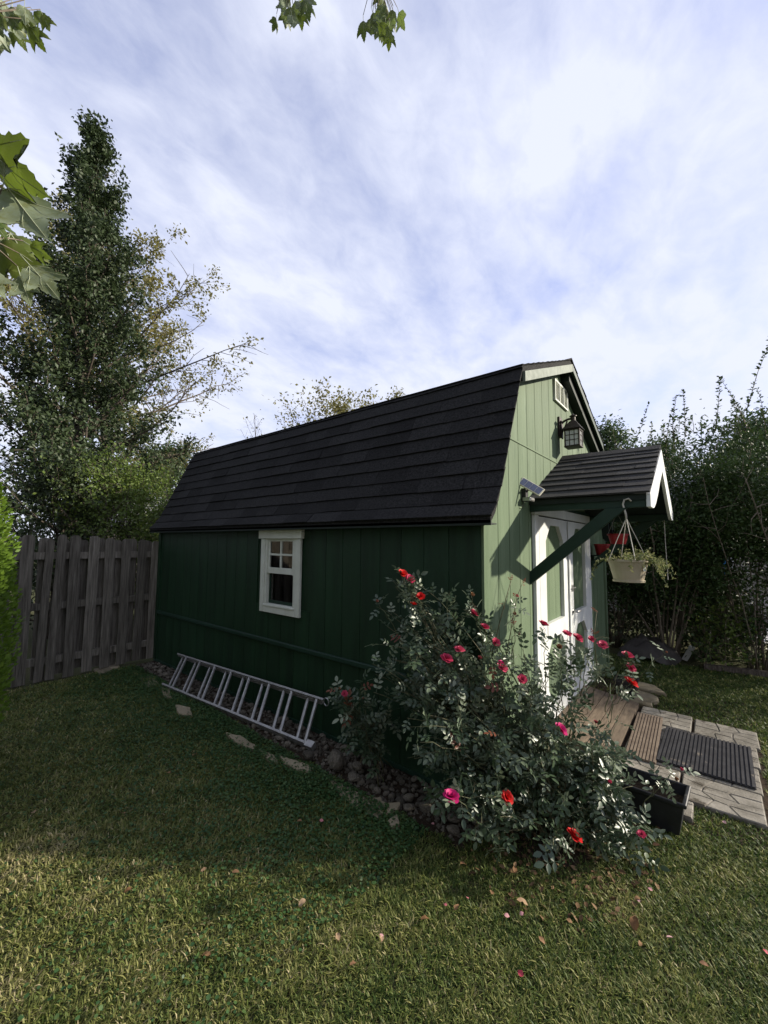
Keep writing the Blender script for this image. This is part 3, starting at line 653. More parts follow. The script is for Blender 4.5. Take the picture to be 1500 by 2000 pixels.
for k in range(8):
    for off, s0 in ((0.0, .088), (.034, .038)):
        f = s0 + k*.126
        if f > .985: continue
        o3 = nrm*off*(1 if nrm[0] > 0 else -1)
        part('rung', MB().tube([B0+(B1-B0)*f+o3, T0+(T1-T0)*f+o3], .0150, 8), M['alu'], ld)
hp = T1 + np.array([0, -.03, -.01])
part('rope_ring', MB().tube([hp+np.array([0, .03*math.cos(a), .03*math.sin(a)]) for a in [i*math.pi/6 for i in range(13)]], .005, 6).tube([T1, hp+np.array([0, .03, 0])], .008, 6), M['metal'], ld)
part('foot', MB().bar(B1+np.array([0, .05, .004]), B1+np.array([.004, -.03, .006]), .05, .045, up=nrm), M['alu'], ld)

# ------------------------------------------------------------------ fence at the back
fence = thing('wooden_fence', 'weathered grey shadowbox fence joining the back corner of the shed', 'fence', (-1.0, 4.9, 0))
FY = 4.87
for z in (.24, .86, 1.44): part('rail', MB().box(-7.4, -.015, FY-.020, FY+.045, z-.040, z+.040), M['fence'], fence)
def picket(x, yb, wd, h, lean=0.0, z0=.02, rounded=False):
    hw_ = wd/2; c = .028
    top = [(hw_, h-c), (hw_-c, h), (-hw_+c, h), (-hw_, h-c)]
    if rounded: top = [(hw_, h-.03), (hw_*.7, h-.006), (hw_*.3, h+.004), (-hw_*.3, h+.004), (-hw_*.7, h-.006), (-hw_, h-.03)]
    poly = [(-hw_, z0), (hw_, z0)] + top
    poly = [(x+a+lean*b, b) for a, b in poly]
    part('picket', MB().prism(poly, XZ, yb, yb+.017), M['fence'], fence)
fx = [-.05, -.155-.07, -.405, -.59, -.775, -.955]
for i, x in enumerate(fx): picket(x, FY-.037+random.uniform(-.002, .002), .106, 1.625+.012*i+random.uniform(-.008, .008), random.uniform(-.006, .006), random.uniform(.01, .05))
picket(-1.135, FY-.060, .085, 1.685, .022, .03, True); picket(-1.235, FY-.037, .075, 1.64, .02)
x = -1.40
while x > -7.3: picket(x, FY-.037, .118, 1.67+random.uniform(-.01, .01), random.uniform(-.006, .006)); x -= .19  # the unseen left run is lengthened to block low sky light
x = -.13
while x > -7.3: picket(x, FY+.047, .112, 1.63+random.uniform(-.015, .02)-.01*x, random.uniform(-.008, .008), random.uniform(.02, .08)); x -= .183
for x in (-1.20, -3.0, -5.0, -7.0): part('post', MB().box(x-.045, x+.045, FY+.066, FY+.150, 0, 1.60), M['fence'], fence)

# ------------------------------------------------------------------ stone bed along the wall
def rock_mesh(seed, flat, mat, name='stone', sub=2):
    import bmesh
    bm = bmesh.new(); bmesh.ops.create_icosphere(bm, subdivisions=sub, radius=1.0); rg = np.random.default_rng(seed)
    pl_ = [(unit(rg.normal(size=3)), rg.uniform(.55, .92)) for _ in range(9)]
    for v in bm.verts:
        p = np.array(v.co); 
        for n_, d_ in pl_:
            e_ = p@n_-d_
            if e_ > 0: p = p-n_*e_*.9
        p *= np.array([1, .8, flat]); v.co = p
    m = bpy.data.meshes.new(name); bm.to_mesh(m); bm.free(); m.materials.append(mat); return m
from mathutils import Euler
ROCKS = [rock_mesh(i, random.uniform(.5, .75), M['stone']) for i in range(9)]
bed = link('stone_bed', MB().add([(-.44, -.10, .004), (-.002, -.10, .004), (-.002, 4.80, .004), (-.28, 4.80, .004), (-.42, 1.6, .004)], [(0, 1, 2, 3, 4)]).mesh('stone_bed', M['soil']), kind='structure')
def edge_x(y): return np.interp(y, [-.1, .4, 1.0, 1.6, 3.0, 4.2, 4.8], [-.40, -.40, -.38, -.38, -.33, -.31, -.28])
def put_rock(x, y, s, parent, meshes, name='stone', z=None):
    sc = s*np.array([random.uniform(.8, 1.2), random.uniform(.8, 1.2), random.uniform(.8, 1.1)])
    mt = Matrix.Translation((x, y, (z if z is not None else .004) + sc[2]*.42)) @ Euler((random.uniform(-.3, .3), random.uniform(-.3, .3), random.uniform(0, 6.28))).to_matrix().to_4x4() @ Matrix.Diagonal((*sc, 1))
    return link(name, random.choice(meshes), parent, mat4=mt)
placed = []
tries = 0
while len(placed) < 280 and tries < 9000:
    tries += 1
    y = random.uniform(-.05, 4.6) if random.random() < .35 else random.uniform(-.05, 2.0); x = random.uniform(edge_x(y)+.06, -.035)
    s = random.choice([.018, .024, .030, .042]) * random.uniform(.85, 1.2)
    if all((x-a)**2+(y-b)**2 > (.75*(s+c))**2 for a, b, c in placed):
        placed.append((x, y, s)); put_rock(x, y, s, bed, ROCKS)
for u, v, s in ((655, 1492, .085), (700, 1500, .05), (600, 1480, .05), (690, 1522, .05)):
    p = onplane(u, v, 2, .03); put_rock(min(p[0], -.08), p[1], s, bed, ROCKS, z=.03)
gp = MB()
for k in range(1500):
    y = random.uniform(-.08, 4.75); x = random.uniform(edge_x(y)+.02, -.015); s = random.uniform(.007, .018)
    a = random.uniform(0, 6.28); c_, s_ = math.cos(a)*s, math.sin(a)*s
    gp.add([(x+c_, y+s_, .006), (x-s_, y+c_, .006), (x-c_, y-s_, .006), (x+s_, y-c_, .006), (x+c_*.2, y+s_*.3, .006+s*1.1)], [(0, 1, 4), (1, 2, 4), (2, 3, 4), (3, 0, 4)])
part('gravel', gp, M['stone'], bed, kind='stuff')
# limestone slabs edging the bed
edg = link('stone_edging', MB().add([(-.50, -.05, .002), (-.40, -.05, .002), (-.33, 4.6, .002), (-.37, 4.6, .002)], [(0, 1, 2, 3)]).mesh('stone_edging', M['soil']), kind='structure')
def slab(poly, h, mat, parent, name='slab', z0=.0, tilt=0):
    pts = []
    n = len(poly); cx = sum(p[0] for p in poly)/n; cy = sum(p[1] for p in poly)/n
    for i in range(n):       # a few extra points so that the edge wanders
        a, b_ = np.array(poly[i]), np.array(poly[(i+1) % n])
        for k in (0, .33, .66):
            q = a+(b_-a)*k; q += (q-np.array([cx, cy]))*random.uniform(-.13, .10); pts.append(q)
    mb = MB(); n = len(pts)
    bot = [(p[0], p[1], z0) for p in pts]
    mid = [(p[0], p[1], z0+h*.75+tilt*(p[0]-cx)) for p in pts]; tp = [(cx+(p[0]-cx)*.93, cy+(p[1]-cy)*.93, z0+h+random.uniform(-.003, .003)+tilt*(p[0]-cx)) for p in pts]
    fs = []
    for k in range(2): fs += [(k*n+i, k*n+(i+1) % n, (k+1)*n+(i+1) % n, (k+1)*n+i) for i in range(n)]
    fs.append(tuple(range(2*n, 3*n))); mb.add(bot+mid+tp, fs)
    return part(name, mb, mat, parent)
for poly in ([(270, 1322), (300, 1318), (312, 1338), (290, 1342)], [(312, 1340), (330, 1345), (336, 1362), (322, 1364)], [(340, 1378), (372, 1384), (375, 1398), (350, 1396)],
             [(545, 1478), (575, 1484), (610, 1500), (605, 1512), (580, 1505), (555, 1492)], [(440, 1432), (470, 1440), (500, 1458), (492, 1466), (460, 1452)],
             [(505, 1462), (535, 1474), (545, 1490), (525, 1486)], [(640, 1520), (672, 1530), (700, 1548), (706, 1580), (680, 1566), (655, 1540)],
             [(704, 1550), (745, 1556), (756, 1570), (742, 1598), (722, 1590), (708, 1578)], [(756, 1568), (785, 1566), (775, 1586), (754, 1590)], [(758, 1606), (776, 1592), (780, 1612), (764, 1618)],
             [(180, 1306), (214, 1300), (222, 1308), (195, 1316)], [(205, 1298), (228, 1292), (236, 1302), (216, 1306)]):
    slab([tuple(onplane(u, v, 2, .02)[:2]) for u, v in poly], random.uniform(.018, .034), M['flag'], edg)

# ------------------------------------------------------------------ path, mats, tubs by the door
pth = link('paved_path', MB().add([(.60, -1.36, .002), (3.25, -1.42, .002), (3.25, -.05, .002), (.60, -.05, .002)], [(0, 1, 2, 3)]).mesh('paved_path', M['soil']), kind='structure')
def paver(x0, x1, y0, y1, h=.030):
    """slab cast in a broken-stone pattern: the cells stand proud of the joints"""
    h += random.uniform(-.004, .004)
    p = part('paver', MB().box(x0, x1, y0, y1, .0, h-.006), M['paver'], pth)
    nx, ny = 4, 3; gx = np.zeros((nx+1, ny+1, 2))
    for i in range(nx+1):
        for j in range(ny+1):
            gx[i, j] = (x0+(x1-x0)*i/nx + (random.uniform(-.03, .03) if 0 < i < nx else 0), y0+(y1-y0)*j/ny + (random.uniform(-.035, .035) if 0 < j < ny else 0))
    mb = MB()
    for i in range(nx):
        for j in range(ny):
            q = [gx[i, j], gx[i+1, j], gx[i+1, j+1], gx[i, j+1]]; c = sum(q)/4; g_ = .962
            zt = h+random.uniform(-.002, .003)
            mb.add([(*(c+(a-c)*g_), h-.006) for a in q] + [(*(c+(a-c)*g_*.93), zt) for a in q], [(0, 1, 5, 4), (1, 2, 6, 5), (2, 3, 7, 6), (3, 0, 4, 7), (4, 5, 6, 7)])
    part('stone_pattern', mb, M['paver'], p)
for x0, x1, y0, y1 in ((2.02, 2.40, -.945, -.555), (2.015, 2.385, -1.385, -.965), (1.615, 2.0, -1.36, -.96), (1.62, 2.0, -.945, -.555), (1.215, 1.60, -1.345, -.95), (1.225, 1.605, -.935, -.55), (.835, 1.20, -1.335, -.93), (.84, 1.205, -.915, -.53), (.64, .825, -1.0, -.62)):
    paver(x0, x1, y0, y1)
slab([(2.45, -.62), (2.78, -.66), (2.90, -.45), (2.75, -.28), (2.48, -.30)], .04, M['flag'], pth, 'flagstone')
slab([(2.95, -.70), (3.20, -.60), (3.22, -.36), (3.0, -.30), (2.93, -.48)], .038, M['flag'], pth, 'flagstone')
ramp = thing('door_ramp', 'low ramp of worn brown boards in front of the shed doors', 'ramp', (1.85, -.28, 0))
for i in range(5):
    y1 = -.036-i*.098; za, zb = .115-i*.014, .115-(i+1)*.014
    part('plank', MB().prism([(y1, 0.004), (y1, za), (y1-.092, zb), (y1-.092, .004)], YZ, 1.10+random.uniform(-.006, .006), 2.42+random.uniform(-.006, .006)), M['ramp_wood'], ramp)
def ribbed(name, label, cat, c, w_, d_, h, n, mat, rz=0, along='x'):
    t = thing(name, label, cat, (c[0], c[1], 0))
    rot = Matrix.Translation((c[0], c[1], c[2])) @ Matrix.Rotation(rz, 4, 'Z')
    b_ = MB().box(-w_/2, w_/2, -d_/2, d_/2, 0, h*.5); r_ = MB()
    for i in range(n):
        if along == 'x':
            x = -w_/2 + (i+.5)*w_/n; r_.box(x-w_/n*.3, x+w_/n*.3, -d_/2+.004, d_/2-.004, h*.5, h)
        else:
            y = -d_/2 + (i+.5)*d_/n; r_.box(-w_/2+.004, w_/2-.004, y-d_/n*.3, y+d_/n*.3, h*.5, h)
    link('base', b_.mesh('base', mat), t, mat4=rot); link('ribs', r_.mesh('ribs', mat), t, mat4=rot)
    return t
ribbed('rubber_mat', 'black ribbed rubber mat lying across the concrete pavers', 'mat', (1.605, -1.045, .035), .71, .55, .014, 22, M['rubber'], R(-1), 'y')
ribbed('ribbed_mat', 'narrow brown ribbed mat between the ramp and the rubber mat', 'mat', (1.68, -.655, .035), .98, .20, .012, 9, M['brown_mat'], R(2), 'y')
pc4 = [onplane(u, v, 2, .20) for u, v in ((1197, 1523), (1237, 1499), (1324, 1517), (1279, 1564))]
cen = sum(pc4)/4; a1 = unit((pc4[2]-pc4[1]+pc4[3]-pc4[0])*np.array([1, 1, 0])); a2 = np.array([-a1[1], a1[0], 0]); hl, hw2 = .215, .125
if True:
    t = thing('planter_tub', 'rectangular black plastic planter tub half hidden by the rose bush', 'planter', (cen[0], cen[1], 0))
    mb = MB(); rings_ = [(.80, .004), (.93, .175), (1.0, .178), (1.0, .20), (.91, .20), (.86, .13)]
    vs = []
    for f, z in rings_:
        for sx, sy in ((-1, -1), (1, -1), (1, 1), (-1, 1)): vs.append(cen*np.array([1, 1, 0]) + a1*sx*(hl*f) + a2*sy*(hw2-hl*(1-f)*.7) + np.array([0, 0, z]))
    fs = [(3, 2, 1, 0)]
    for k in range(len(rings_)-1): fs += [(k*4+i, k*4+(i+1) % 4, (k+1)*4+(i+1) % 4, (k+1)*4+i) for i in range(4)]
    part('tub', mb.add(vs, fs), M['black'], t, bevel=.004)
    part('soil', MB().obox(cen*np.array([1, 1, 0])+np.array([0, 0, .125]), a1*hl*.86, a2*(hw2-hl*.1), (0, 0, .012)), M['soil'], t)
pc_ = np.array([2.60, -.39, .042])
t = thing('square_pot', 'small square black pot standing on the flagstone past the roses', 'flower pot', pc_)
vs = []
for f, z in ((.075, 0), (.098, .15), (.106, .15), (.106, .172), (.094, .172), (.09, .12)):
    for sx, sy in ((-1, -1), (1, -1), (1, 1), (-1, 1)): vs.append(pc_ + np.array([sx*f, sy*f, z]))
part('pot', MB().add(vs, [(3, 2, 1, 0)] + [(k*4+i, k*4+(i+1) % 4, (k+1)*4+(i+1) % 4, (k+1)*4+i) for k in range(5) for i in range(4)]), M['black'], t)
part('soil', MB().box(pc_[0]-.088, pc_[0]+.088, pc_[1]-.088, pc_[1]+.088, pc_[2]+.10, pc_[2]+.125), M['soil'], t)

# ------------------------------------------------------------------ trees and shrubs
def tree(name, label, cat, base, H, env, nb, lmat, n_leaf, lsize, h0=.1, rise=.6, twigs=8, tw=.34, trunk_r=.12, bark='bark', group=None, spread=.10, droop=-.2, lean=(0, 0), tj=.025, gaps=.0, gscale=1.0, sub=True, bare=0, az_list=None, up=.25):
    """trunk, limbs and twigs; leaves grow round the twigs. env(t): crown radius at height fraction t"""
    base = np.array(base, float); t = thing(name, label, cat, base, group)
    tp = path(base, (lean[0], lean[1], 1), H*.96, 9, .1, tj)
    wood = MB(); wood.tube(tp, [trunk_r*(1-.9*i/9) for i in range(10)], 8); A, AD = [], []
    for k in range(nb):
        f = h0 + (1-h0)*((k+random.random())/nb)**.9; f = min(f, .985)
        i = min(int(f*9), 8); q = tp[i] + (tp[i+1]-tp[i])*(f*9-i)
        a = az_list[k % len(az_list)]+random.gauss(0, .25) if az_list else k*2.39996 + random.uniform(-.3, .3)
        ln_ = env(f)*random.uniform(.55, 1.25)
        if ln_ < .05: continue
        d = (math.cos(a), math.sin(a), rise*random.uniform(.6, 1.4)*(.5+f))
        bp = path(q, d, ln_*math.sqrt(1+.3*rise), 6, up, .10); r0 = trunk_r*(1-.88*f)*.42
        wood.tube(bp, [max(r0*(1-.85*j_/6), .004) for j_ in range(7)], 5)
        nt_ = max(3, int(twigs*min(1.5, ln_/max(env(.4), .1)+.3)))
        for m_ in range(nt_):
            ft = .18 + .82*(m_+random.random())/nt_; j_ = min(int(ft*6), 5); s = bp[j_] + (bp[j_+1]-bp[j_])*(ft*6-j_)
            dd = unit(bp[j_+1]-bp[j_])*.7 + rvec(1)[0]*.9 + np.array([0, 0, .15]); tl = max(.18, ln_*tw*(1.15-.6*ft))*random.uniform(.6, 1.2)
            pp = path(s, dd, tl, 4, droop, .16)
            wood.tube(pp, [max(r0*.28*(1-.6*z_/4), .0025) for z_ in range(5)], 4, False)
            if random.random() < bare: continue
            for z_ in range(1, 5):
                A.append(pp[z_]); AD.append(pp[z_]-pp[z_-1])
    part('trunk', wood, M[bark], t, smooth=True)
    A = np.array(A); AD = unit(np.array(AD))
    idx = RNG.integers(0, len(A), int(n_leaf*1.4)); P = A[idx] + RNG.normal(0, spread, (len(idx), 3))
    if gaps: P = P[(keep := fract(P, gscale, len(name) % 7) > gaps*RNG.uniform(.6, 1.3, len(P)))]; idx = idx[keep]
    P = P[:n_leaf]; idx = idx[:n_leaf]
    D = unit(AD[idx]*.5 + rvec(len(P))*.9 + np.array([0, 0, -.35]))
    r_ = np.clip(.55*RNG.random(len(P)) + .45*fract(P, gscale*.8, 3), 0, 1)
    leaves('crown', P, D, RNG.uniform(.5, 1.35, len(P))*lsize, M[lmat], t, rnd=r_)
    return t
def dirpos(u, v, dist):
    d = ray(u, v); d = d/np.hypot(d[0], d[1]); return CAM + d*dist
def ground_at(u, dist): p = dirpos(u, 1060, dist); return (p[0], p[1], 0)

# the tall narrow tree behind the fence
pyr = lambda f: .96*float(np.interp(f, [0, .12, .25, .35, .45, .6, .75, .9, 1], [1.9, 2.1, 2.15, 2.0, 1.75, 1.3, .9, .42, .10]))
tree('pear_tree', 'tall narrow dark green tree standing behind the wooden fence', 'tree', ground_at(138, 11.0), 11.6, pyr, 110, 'pear_leaf', 62000, .090, h0=.10, rise=.95, twigs=11, tw=.30, trunk_r=.16, spread=.11, gaps=.36, gscale=2.3, tj=.008)
# the open yellowing tree behind it
yel = lambda f: float(np.interp(f, [0, .3, .45, .6, .8, 1], [1.0, 3.3, 4.5, 4.6, 3.3, 1.0]))
tree('yellowing_tree', 'open-branched tree with thin yellowing leaves beyond the narrow tree', 'tree', ground_at(205, 17.0), 12.2, yel, 60, 'yellow_leaf', 22000, .12, h0=.30, rise=.55, twigs=12, tw=.30, trunk_r=.22, spread=.11, gaps=.24, gscale=.9, bare=.40)
blob = lambda R_: (lambda f: float(R_*np.interp(f, [0, .2, .5, .8, 1], [.7, 1, .95, .6, .15])))
tree('leafy_shrub', 'yellow-green bushy shrub showing over the fence top', 'shrub', ground_at(255, 8.4), 2.75, blob(1.5), 60, 'shrub_leaf', 16000, .055, h0=.05, rise=.9, twigs=9, trunk_r=.05, spread=.09)
tree('leafy_shrub', 'dark leafy shrub behind the fence below the narrow tree', 'shrub', ground_at(110, 8.8), 2.9, blob(1.6), 60, 'pear_leaf', 15000, .065, h0=.05, rise=.9, twigs=9, trunk_r=.05, spread=.10)
tree('leafy_shrub', 'low bright shrub behind the fence next to the shed corner', 'shrub', ground_at(305, 9.5), 2.0, blob(1.1), 40, 'shrub_leaf', 8000, .06, h0=.05, rise=.9, twigs=8, trunk_r=.04, spread=.09)
tree('broad_tree', 'distant dark rounded tree beside the shed roof edge', 'tree', ground_at(318, 24), 6.6, blob(3.0), 60, 'far_leaf', 16000, .15, h0=.25, rise=.6, twigs=9, trunk_r=.2, spread=.2, gaps=.2, gscale=.7)
tree('yellow_topped_tree', 'sparse yellow-green treetop rising above the shed roof', 'tree', ground_at(662, 15.5), 7.2, blob(3.1), 60, 'yellow_leaf', 8500, .12, h0=.3, rise=.8, twigs=9, trunk_r=.12, spread=.15, gaps=.28, gscale=1.3)
tree('pointed_tree', 'slim treetop peeking over the middle of the shed roof', 'tree', ground_at(770, 16), 7.9, lambda f: 1.15*(1.05-f), 40, 'yellow_leaf', 5200, .11, h0=.3, rise=1.0, twigs=8, trunk_r=.09, spread=.12, gaps=.2, gscale=1.3)
tree('bare_tree', 'leafless twiggy treetop above the back of the shed roof', 'tree', ground_at(508, 15), 6.4, blob(1.3), 22, 'yellow_leaf', 60, .10, h0=.5, rise=.9, twigs=6, trunk_r=.07, spread=.1)
tree('tall_treetop', 'very small green treetop tip above the ridge near the gable', 'tree', ground_at(870, 19), 9.0, lambda f: .9*(1.05-f), 26, 'far_leaf', 2200, .12, h0=.4, rise=1.0, twigs=7, trunk_r=.09, spread=.12)
for u, dist, H, lb in ((1205, 19, 6.6, 'distant rounded green tree between the gable and the hedge'), (1270, 21, 6.2, 'distant green tree behind the hedge shoots')):
    tree('broad_tree', lb, 'tree', ground_at(u, dist), H, blob(2.1), 56, 'far_leaf', 12000, .13, h0=.25, rise=.6, twigs=9, trunk_r=.18, spread=.2, gaps=.15, gscale=.8)
tree('broad_tree', 'large green tree rising behind the tall hedge', 'tree', ground_at(1500, 17), 5.4, blob(3.0), 60, 'far_leaf', 16000, .13, h0=.2, rise=.6, twigs=10, trunk_r=.2, spread=.2, gaps=.1, gscale=.8)

# clipped thujas: the first stands at the left of the view, the unseen rest of the row is added to block low sky light
def thuja(x, y, H_, n, label):
    tb = np.array([x, y, 0]); t = thing('thuja', label, 'shrub', tb, 'row of clipped thujas')
    part('trunk', MB().tube([tb, tb+np.array([.01, 0, H_*.45]), tb+np.array([0, .01, H_*.9])], [.05, .03, .008], 7), M['bark'], t)
    h = RNG.random(n)**.85*H_; a = RNG.uniform(0, 2*np.pi, n)
    rad = np.interp(h/H_*2.75, [0, .2, .7, 1.4, 2.1, 2.75], [.26, .40, .50, .47, .33, .05])*(1+.06*np.sin(a*7+h*9)+.05*np.sin(a*13-h*15)) * (1-.22*RNG.random(n)**2.2)
    P = tb + np.stack([rad*np.cos(a), rad*np.sin(a), h+.03], 1); OUT = np.stack([np.cos(a), np.sin(a), np.full(n, .75)], 1)
    leaves('foliage', P, unit(OUT+rvec(n)*.55), RNG.uniform(.018, .042, n), M['thuja_leaf'], t, Nn=unit(rvec(n)+OUT*.2), rnd=np.clip(RNG.random(n)*.7+.3*fract(P, 9.0), 0, 1))
thuja(-2.315, 2.75, 2.75, 34000, 'bright yellow-green clipped thuja standing in front of the fence')
for i, (x, y) in enumerate(((-3.25, 2.15), (-4.1, 1.6), (-4.95, 1.05))): thuja(x, y, 2.9, 9000, ('unseen thuja added next to the one by the fence to block sky light', 'third thuja of the row, unseen, added to block sky light', 'last thuja of the row, unseen, added to block sky light')[i])
hs = thing('unseen_house', 'unseen two-storey house added behind the camera to cut the sky light', 'house', (-9.0, -6.0, 0))  # out of view; added to cut the sky light from behind
part('wall', MB().box(-13, -6.2, -10, -2.6, 0, 5.0), M['house_wall'], hs)
part('roof', MB().prism([(-13.4, 5.0), (-9.6, 7.2), (-5.8, 5.0)], XZ, -10.4, -2.2), M['roof_far'], hs)
for yy in (-9.0, -6.6, -4.2):
    for z in (.9, 3.3):
        wn = part('window', MB().box(-6.2, -6.15, yy, yy+1.0, z, z+1.2), M['white'], hs); part('pane', MB().box(-6.149, -6.14, yy+.07, yy+.93, z+.07, z+1.13), M['solar_cell'], wn)
tree('broad_tree', 'unseen green tree added past the fence end to dim the sky light', 'tree', (-7.2, 7.6, 0), 8.5, blob(2.7), 60, 'far_leaf', 15000, .12, h0=.12, rise=.6, twigs=9, trunk_r=.18, spread=.18)  # unseen pair for the window reflection and to dim the sky light
tree('broad_tree', 'second unseen tree added past the thuja row to dim the sky light', 'tree', (-4.6, 8.6, 0), 6.0, blob(1.8), 50, 'far_leaf', 11000, .11, h0=.12, rise=.6, twigs=9, trunk_r=.14, spread=.16)

# the tall hedge on the right: separate many-stemmed shrubs
def hedge_shrub(bx, by, H, rx, n_leaf, label, nst, lean=0.0, low=.35, shoots=0):
    base = np.array([bx, by, 0.0]); t = thing('hedge_shrub', label, 'shrub', base, 'shrubs of the tall hedge'); st = MB(); A = []
    for k in range(nst):
        a = random.uniform(0, 6.28); s = base + np.array([.09*math.cos(a), .09*math.sin(a), 0])
        d = np.array([math.cos(a)*random.uniform(.05, .42), math.sin(a)*random.uniform(.05, .42)+lean, 1])
        pts = path(s, d, H*random.uniform(.7, 1.0), 8, .1, .07); r0 = random.uniform(.009, .019)
        st.tube(pts, [r0*(1-.75*i/8) for i in range(9)], 6)
        for m_ in range(9):
            f = random.uniform(low, 1); i = min(int(f*8), 7); q = pts[i]+(pts[i+1]-pts[i])*(f*8-i)
            pp = path(q, rvec(1)[0]+np.array([0, 0, .35]), random.uniform(.25, .7)*rx, 5, .2, .2); st.tube(pp, [r0*.4, r0*.33, r0*.28, r0*.22, r0*.16, .0015], 4, False)
            A += pp[1:]
    SP, SD = [], []
    for k in range(shoots):
        s = A[RNG.integers(0, len(A))]*np.array([1, 1, 0]) + np.array([random.uniform(-.2, .2), random.uniform(-.25, .25), H*random.uniform(.88, .97)])
        pp = path(s, (random.gauss(0, .18), random.gauss(-.05, .22), 1), random.uniform(.45, .95), 9, .0, .05); st.tube(pp, [.006*(1-.08*i) for i in range(10)], 4)
        for i in range(1, 10):
            for _ in range(7):
                f = random.random(); SP.append(pp[i-1]+(pp[i]-pp[i-1])*f); e_ = rvec(1)[0]; e_[2] = abs(e_[2])*.5+.25; SD.append(e_)
    part('stems', st, M['twig'], t, smooth=True)
    H *= .95; n_leaf = int(n_leaf*1.3); A = np.array(A); idx = RNG.integers(0, len(A), n_leaf*2); P = A[idx]+RNG.normal(0, .13, (len(idx), 3))*np.array([1, 1, .9])
    P = P[(P[:, 2] > .15) & (P[:, 2] < H*1.03) & (P[:, 0] > bx-.75) & (RNG.random(len(P)) < np.interp(P[:, 2], [0, .9, 1.5], [.45, .7, 1])*np.where((P[:, 1] < -1.25) & (P[:, 2] < 1.45), .30, 1.0))][:n_leaf]
    D = unit(rvec(len(P))+np.array([0, 0, .1])); S = RNG.uniform(.030, .056, len(P)); r_ = np.clip(RNG.random(len(P))*.65+.35*fract(P, 2.2), 0, 1)
    if SP:
        P = np.vstack([P, SP]); D = np.vstack([D, SD]); S = np.concatenate([S, RNG.uniform(.03, .06, len(SP))]); r_ = np.concatenate([r_, RNG.uniform(.4, 1, len(SP))])
    leaves('crown', P, D, S, M['hedge_leaf'], t, rnd=r_)
    return t
hedge_shrub(4.75, -.62, 3.05, .75, 15000, 'hedge shrub with a fan of many pale stems beside the tarp heap', 15, low=.38, shoots=6)
hedge_shrub(4.85, -1.55, 3.45, .80, 17000, 'tallest hedge shrub with a few thick leaning stems', 9, low=.34, shoots=7)
hedge_shrub(5.05, .15, 2.85, .75, 14000, 'hedge shrub close to the far corner of the shed', 12, low=.36, shoots=5)
hedge_shrub(5.00, -2.25, 3.4, .70, 13000, 'hedge shrub at the sunny end of the hedge', 8, low=.3, shoots=3)
hedge_shrub(4.95, -2.95, 1.9, .6, 8000, 'unseen shorter shrub added past the sunny hedge end to shade the grass', 9, low=.1)  # out of view; added low so that it shades only the grass
hedge_shrub(5.45, -1.05, 3.3, .80, 14000, 'hedge shrub filling the back between the stemmy ones', 9, low=.3, shoots=3)
hedge_shrub(5.7, 1.1, 3.0, .9, 13000, 'hedge shrub showing past the gable behind the shed', 10, low=.25, shoots=3)
hedge_shrub(6.3, -.3, 2.9, .9, 18000, 'dark hedge shrub in the second row behind the stems', 12, low=.05)

# ------------------------------------------------------------------ what shows through and below the hedge
for i, (x, y, H_, R_, lb) in enumerate(((5.35, -.15, 1.3, .65, 'low dark bush behind the tarp heap'), (5.45, -.95, 1.25, .65, 'low dark bush behind the fan of stems'), (5.6, -1.35, .75, .5, 'low dark bush under the thick leaning stems'), (5.3, .75, 1.3, .7, 'low dark bush behind the far shed corner'), (5.6, -2.5, 1.2, .7, 'low dark bush under the sunny hedge end'))):
    tree('low_bush', lb, 'shrub', (x, y, 0), H_, blob(R_), 34, 'pear_leaf', 6500, .05, h0=.03, rise=.7, twigs=7, trunk_r=.015, bark='twig', spread=.07)
tr_ = MB(); nx, ny = 16, 12; tc0 = np.array([4.62, -.38])
for i in range(nx+1):
    for j_ in range(ny+1):
        fx_, fy_ = i/nx*2-1, j_/ny*2-1; rr = max(0, 1-(fx_*fx_+fy_*fy_)*.85)
        z = .27*rr**.7 + .05*math.sin(fx_*7+fy_*5)*rr + .035*math.sin(fy_*13-fx_*3)*rr
        tr_.v.append((tc0[0]+fx_*.30, tc0[1]+fy_*.36+.03*math.sin(fx_*9), max(z, .004)))
for i in range(nx):
    for j_ in range(ny): a = i*(ny+1)+j_; tr_.f.append((a, a+ny+1, a+ny+2, a+1))
o = tag(link('tarp_heap', tr_.mesh('tarp_heap', M['tarp'], True)), 'low heap covered by a grey-brown tarp at the foot of the hedge', 'tarp')
o = tag(link('pale_board', MB().obox((4.60, -.84, .15), (.008, 0, .004), (0, .03, .01), (-.06, -.05, .11)).mesh('pale_board', M['pale_plate'])), 'pale broken board leaning under the hedge stems', 'board')
o = tag(link('landscape_timber', MB().bar((4.46, -1.0, .035), (4.60, -1.62, .030), .075, .07).mesh('landscape_timber', M['bark'])), 'dark timber edging lying along the hedge foot', 'timber')
for (x, y, H, n, lb, mt) in ((4.55, -1.22, .80, 900, 'small bright-leaved sapling under the hedge', 'shrub_leaf'), (4.75, -1.50, .7, 800, 'dark low bush under the tallest hedge shrub', 'hedge_leaf'), (4.62, -1.02, .5, 600, 'leafy weed growing beside the timber edging', 'hedge_leaf')):
    tree('sapling', lb, 'plant', (x, y, 0), H, blob(.30), 16, mt, n, .05, h0=.1, rise=.8, twigs=5, trunk_r=.008, bark='twig', spread=.05)
dk = thing('deck_railing', 'weathered deck with a baluster railing glimpsed through the hedge', 'deck', (9.3, -1.2, 0))
part('platform', MB().box(9.0, 11.5, -4.5, 2.8, 0, .40), M['rail'], dk)
for z in (1.22, .55): part('rail', MB().box(9.02, 9.08, -4.4, 2.7, z-.04, z+.04), M['rail'], dk)
for i in range(44):
    yy = -4.3+i*.16; part('baluster', MB().box(9.03, 9.07, yy, yy+.045, .59, 1.18), M['rail'], dk)
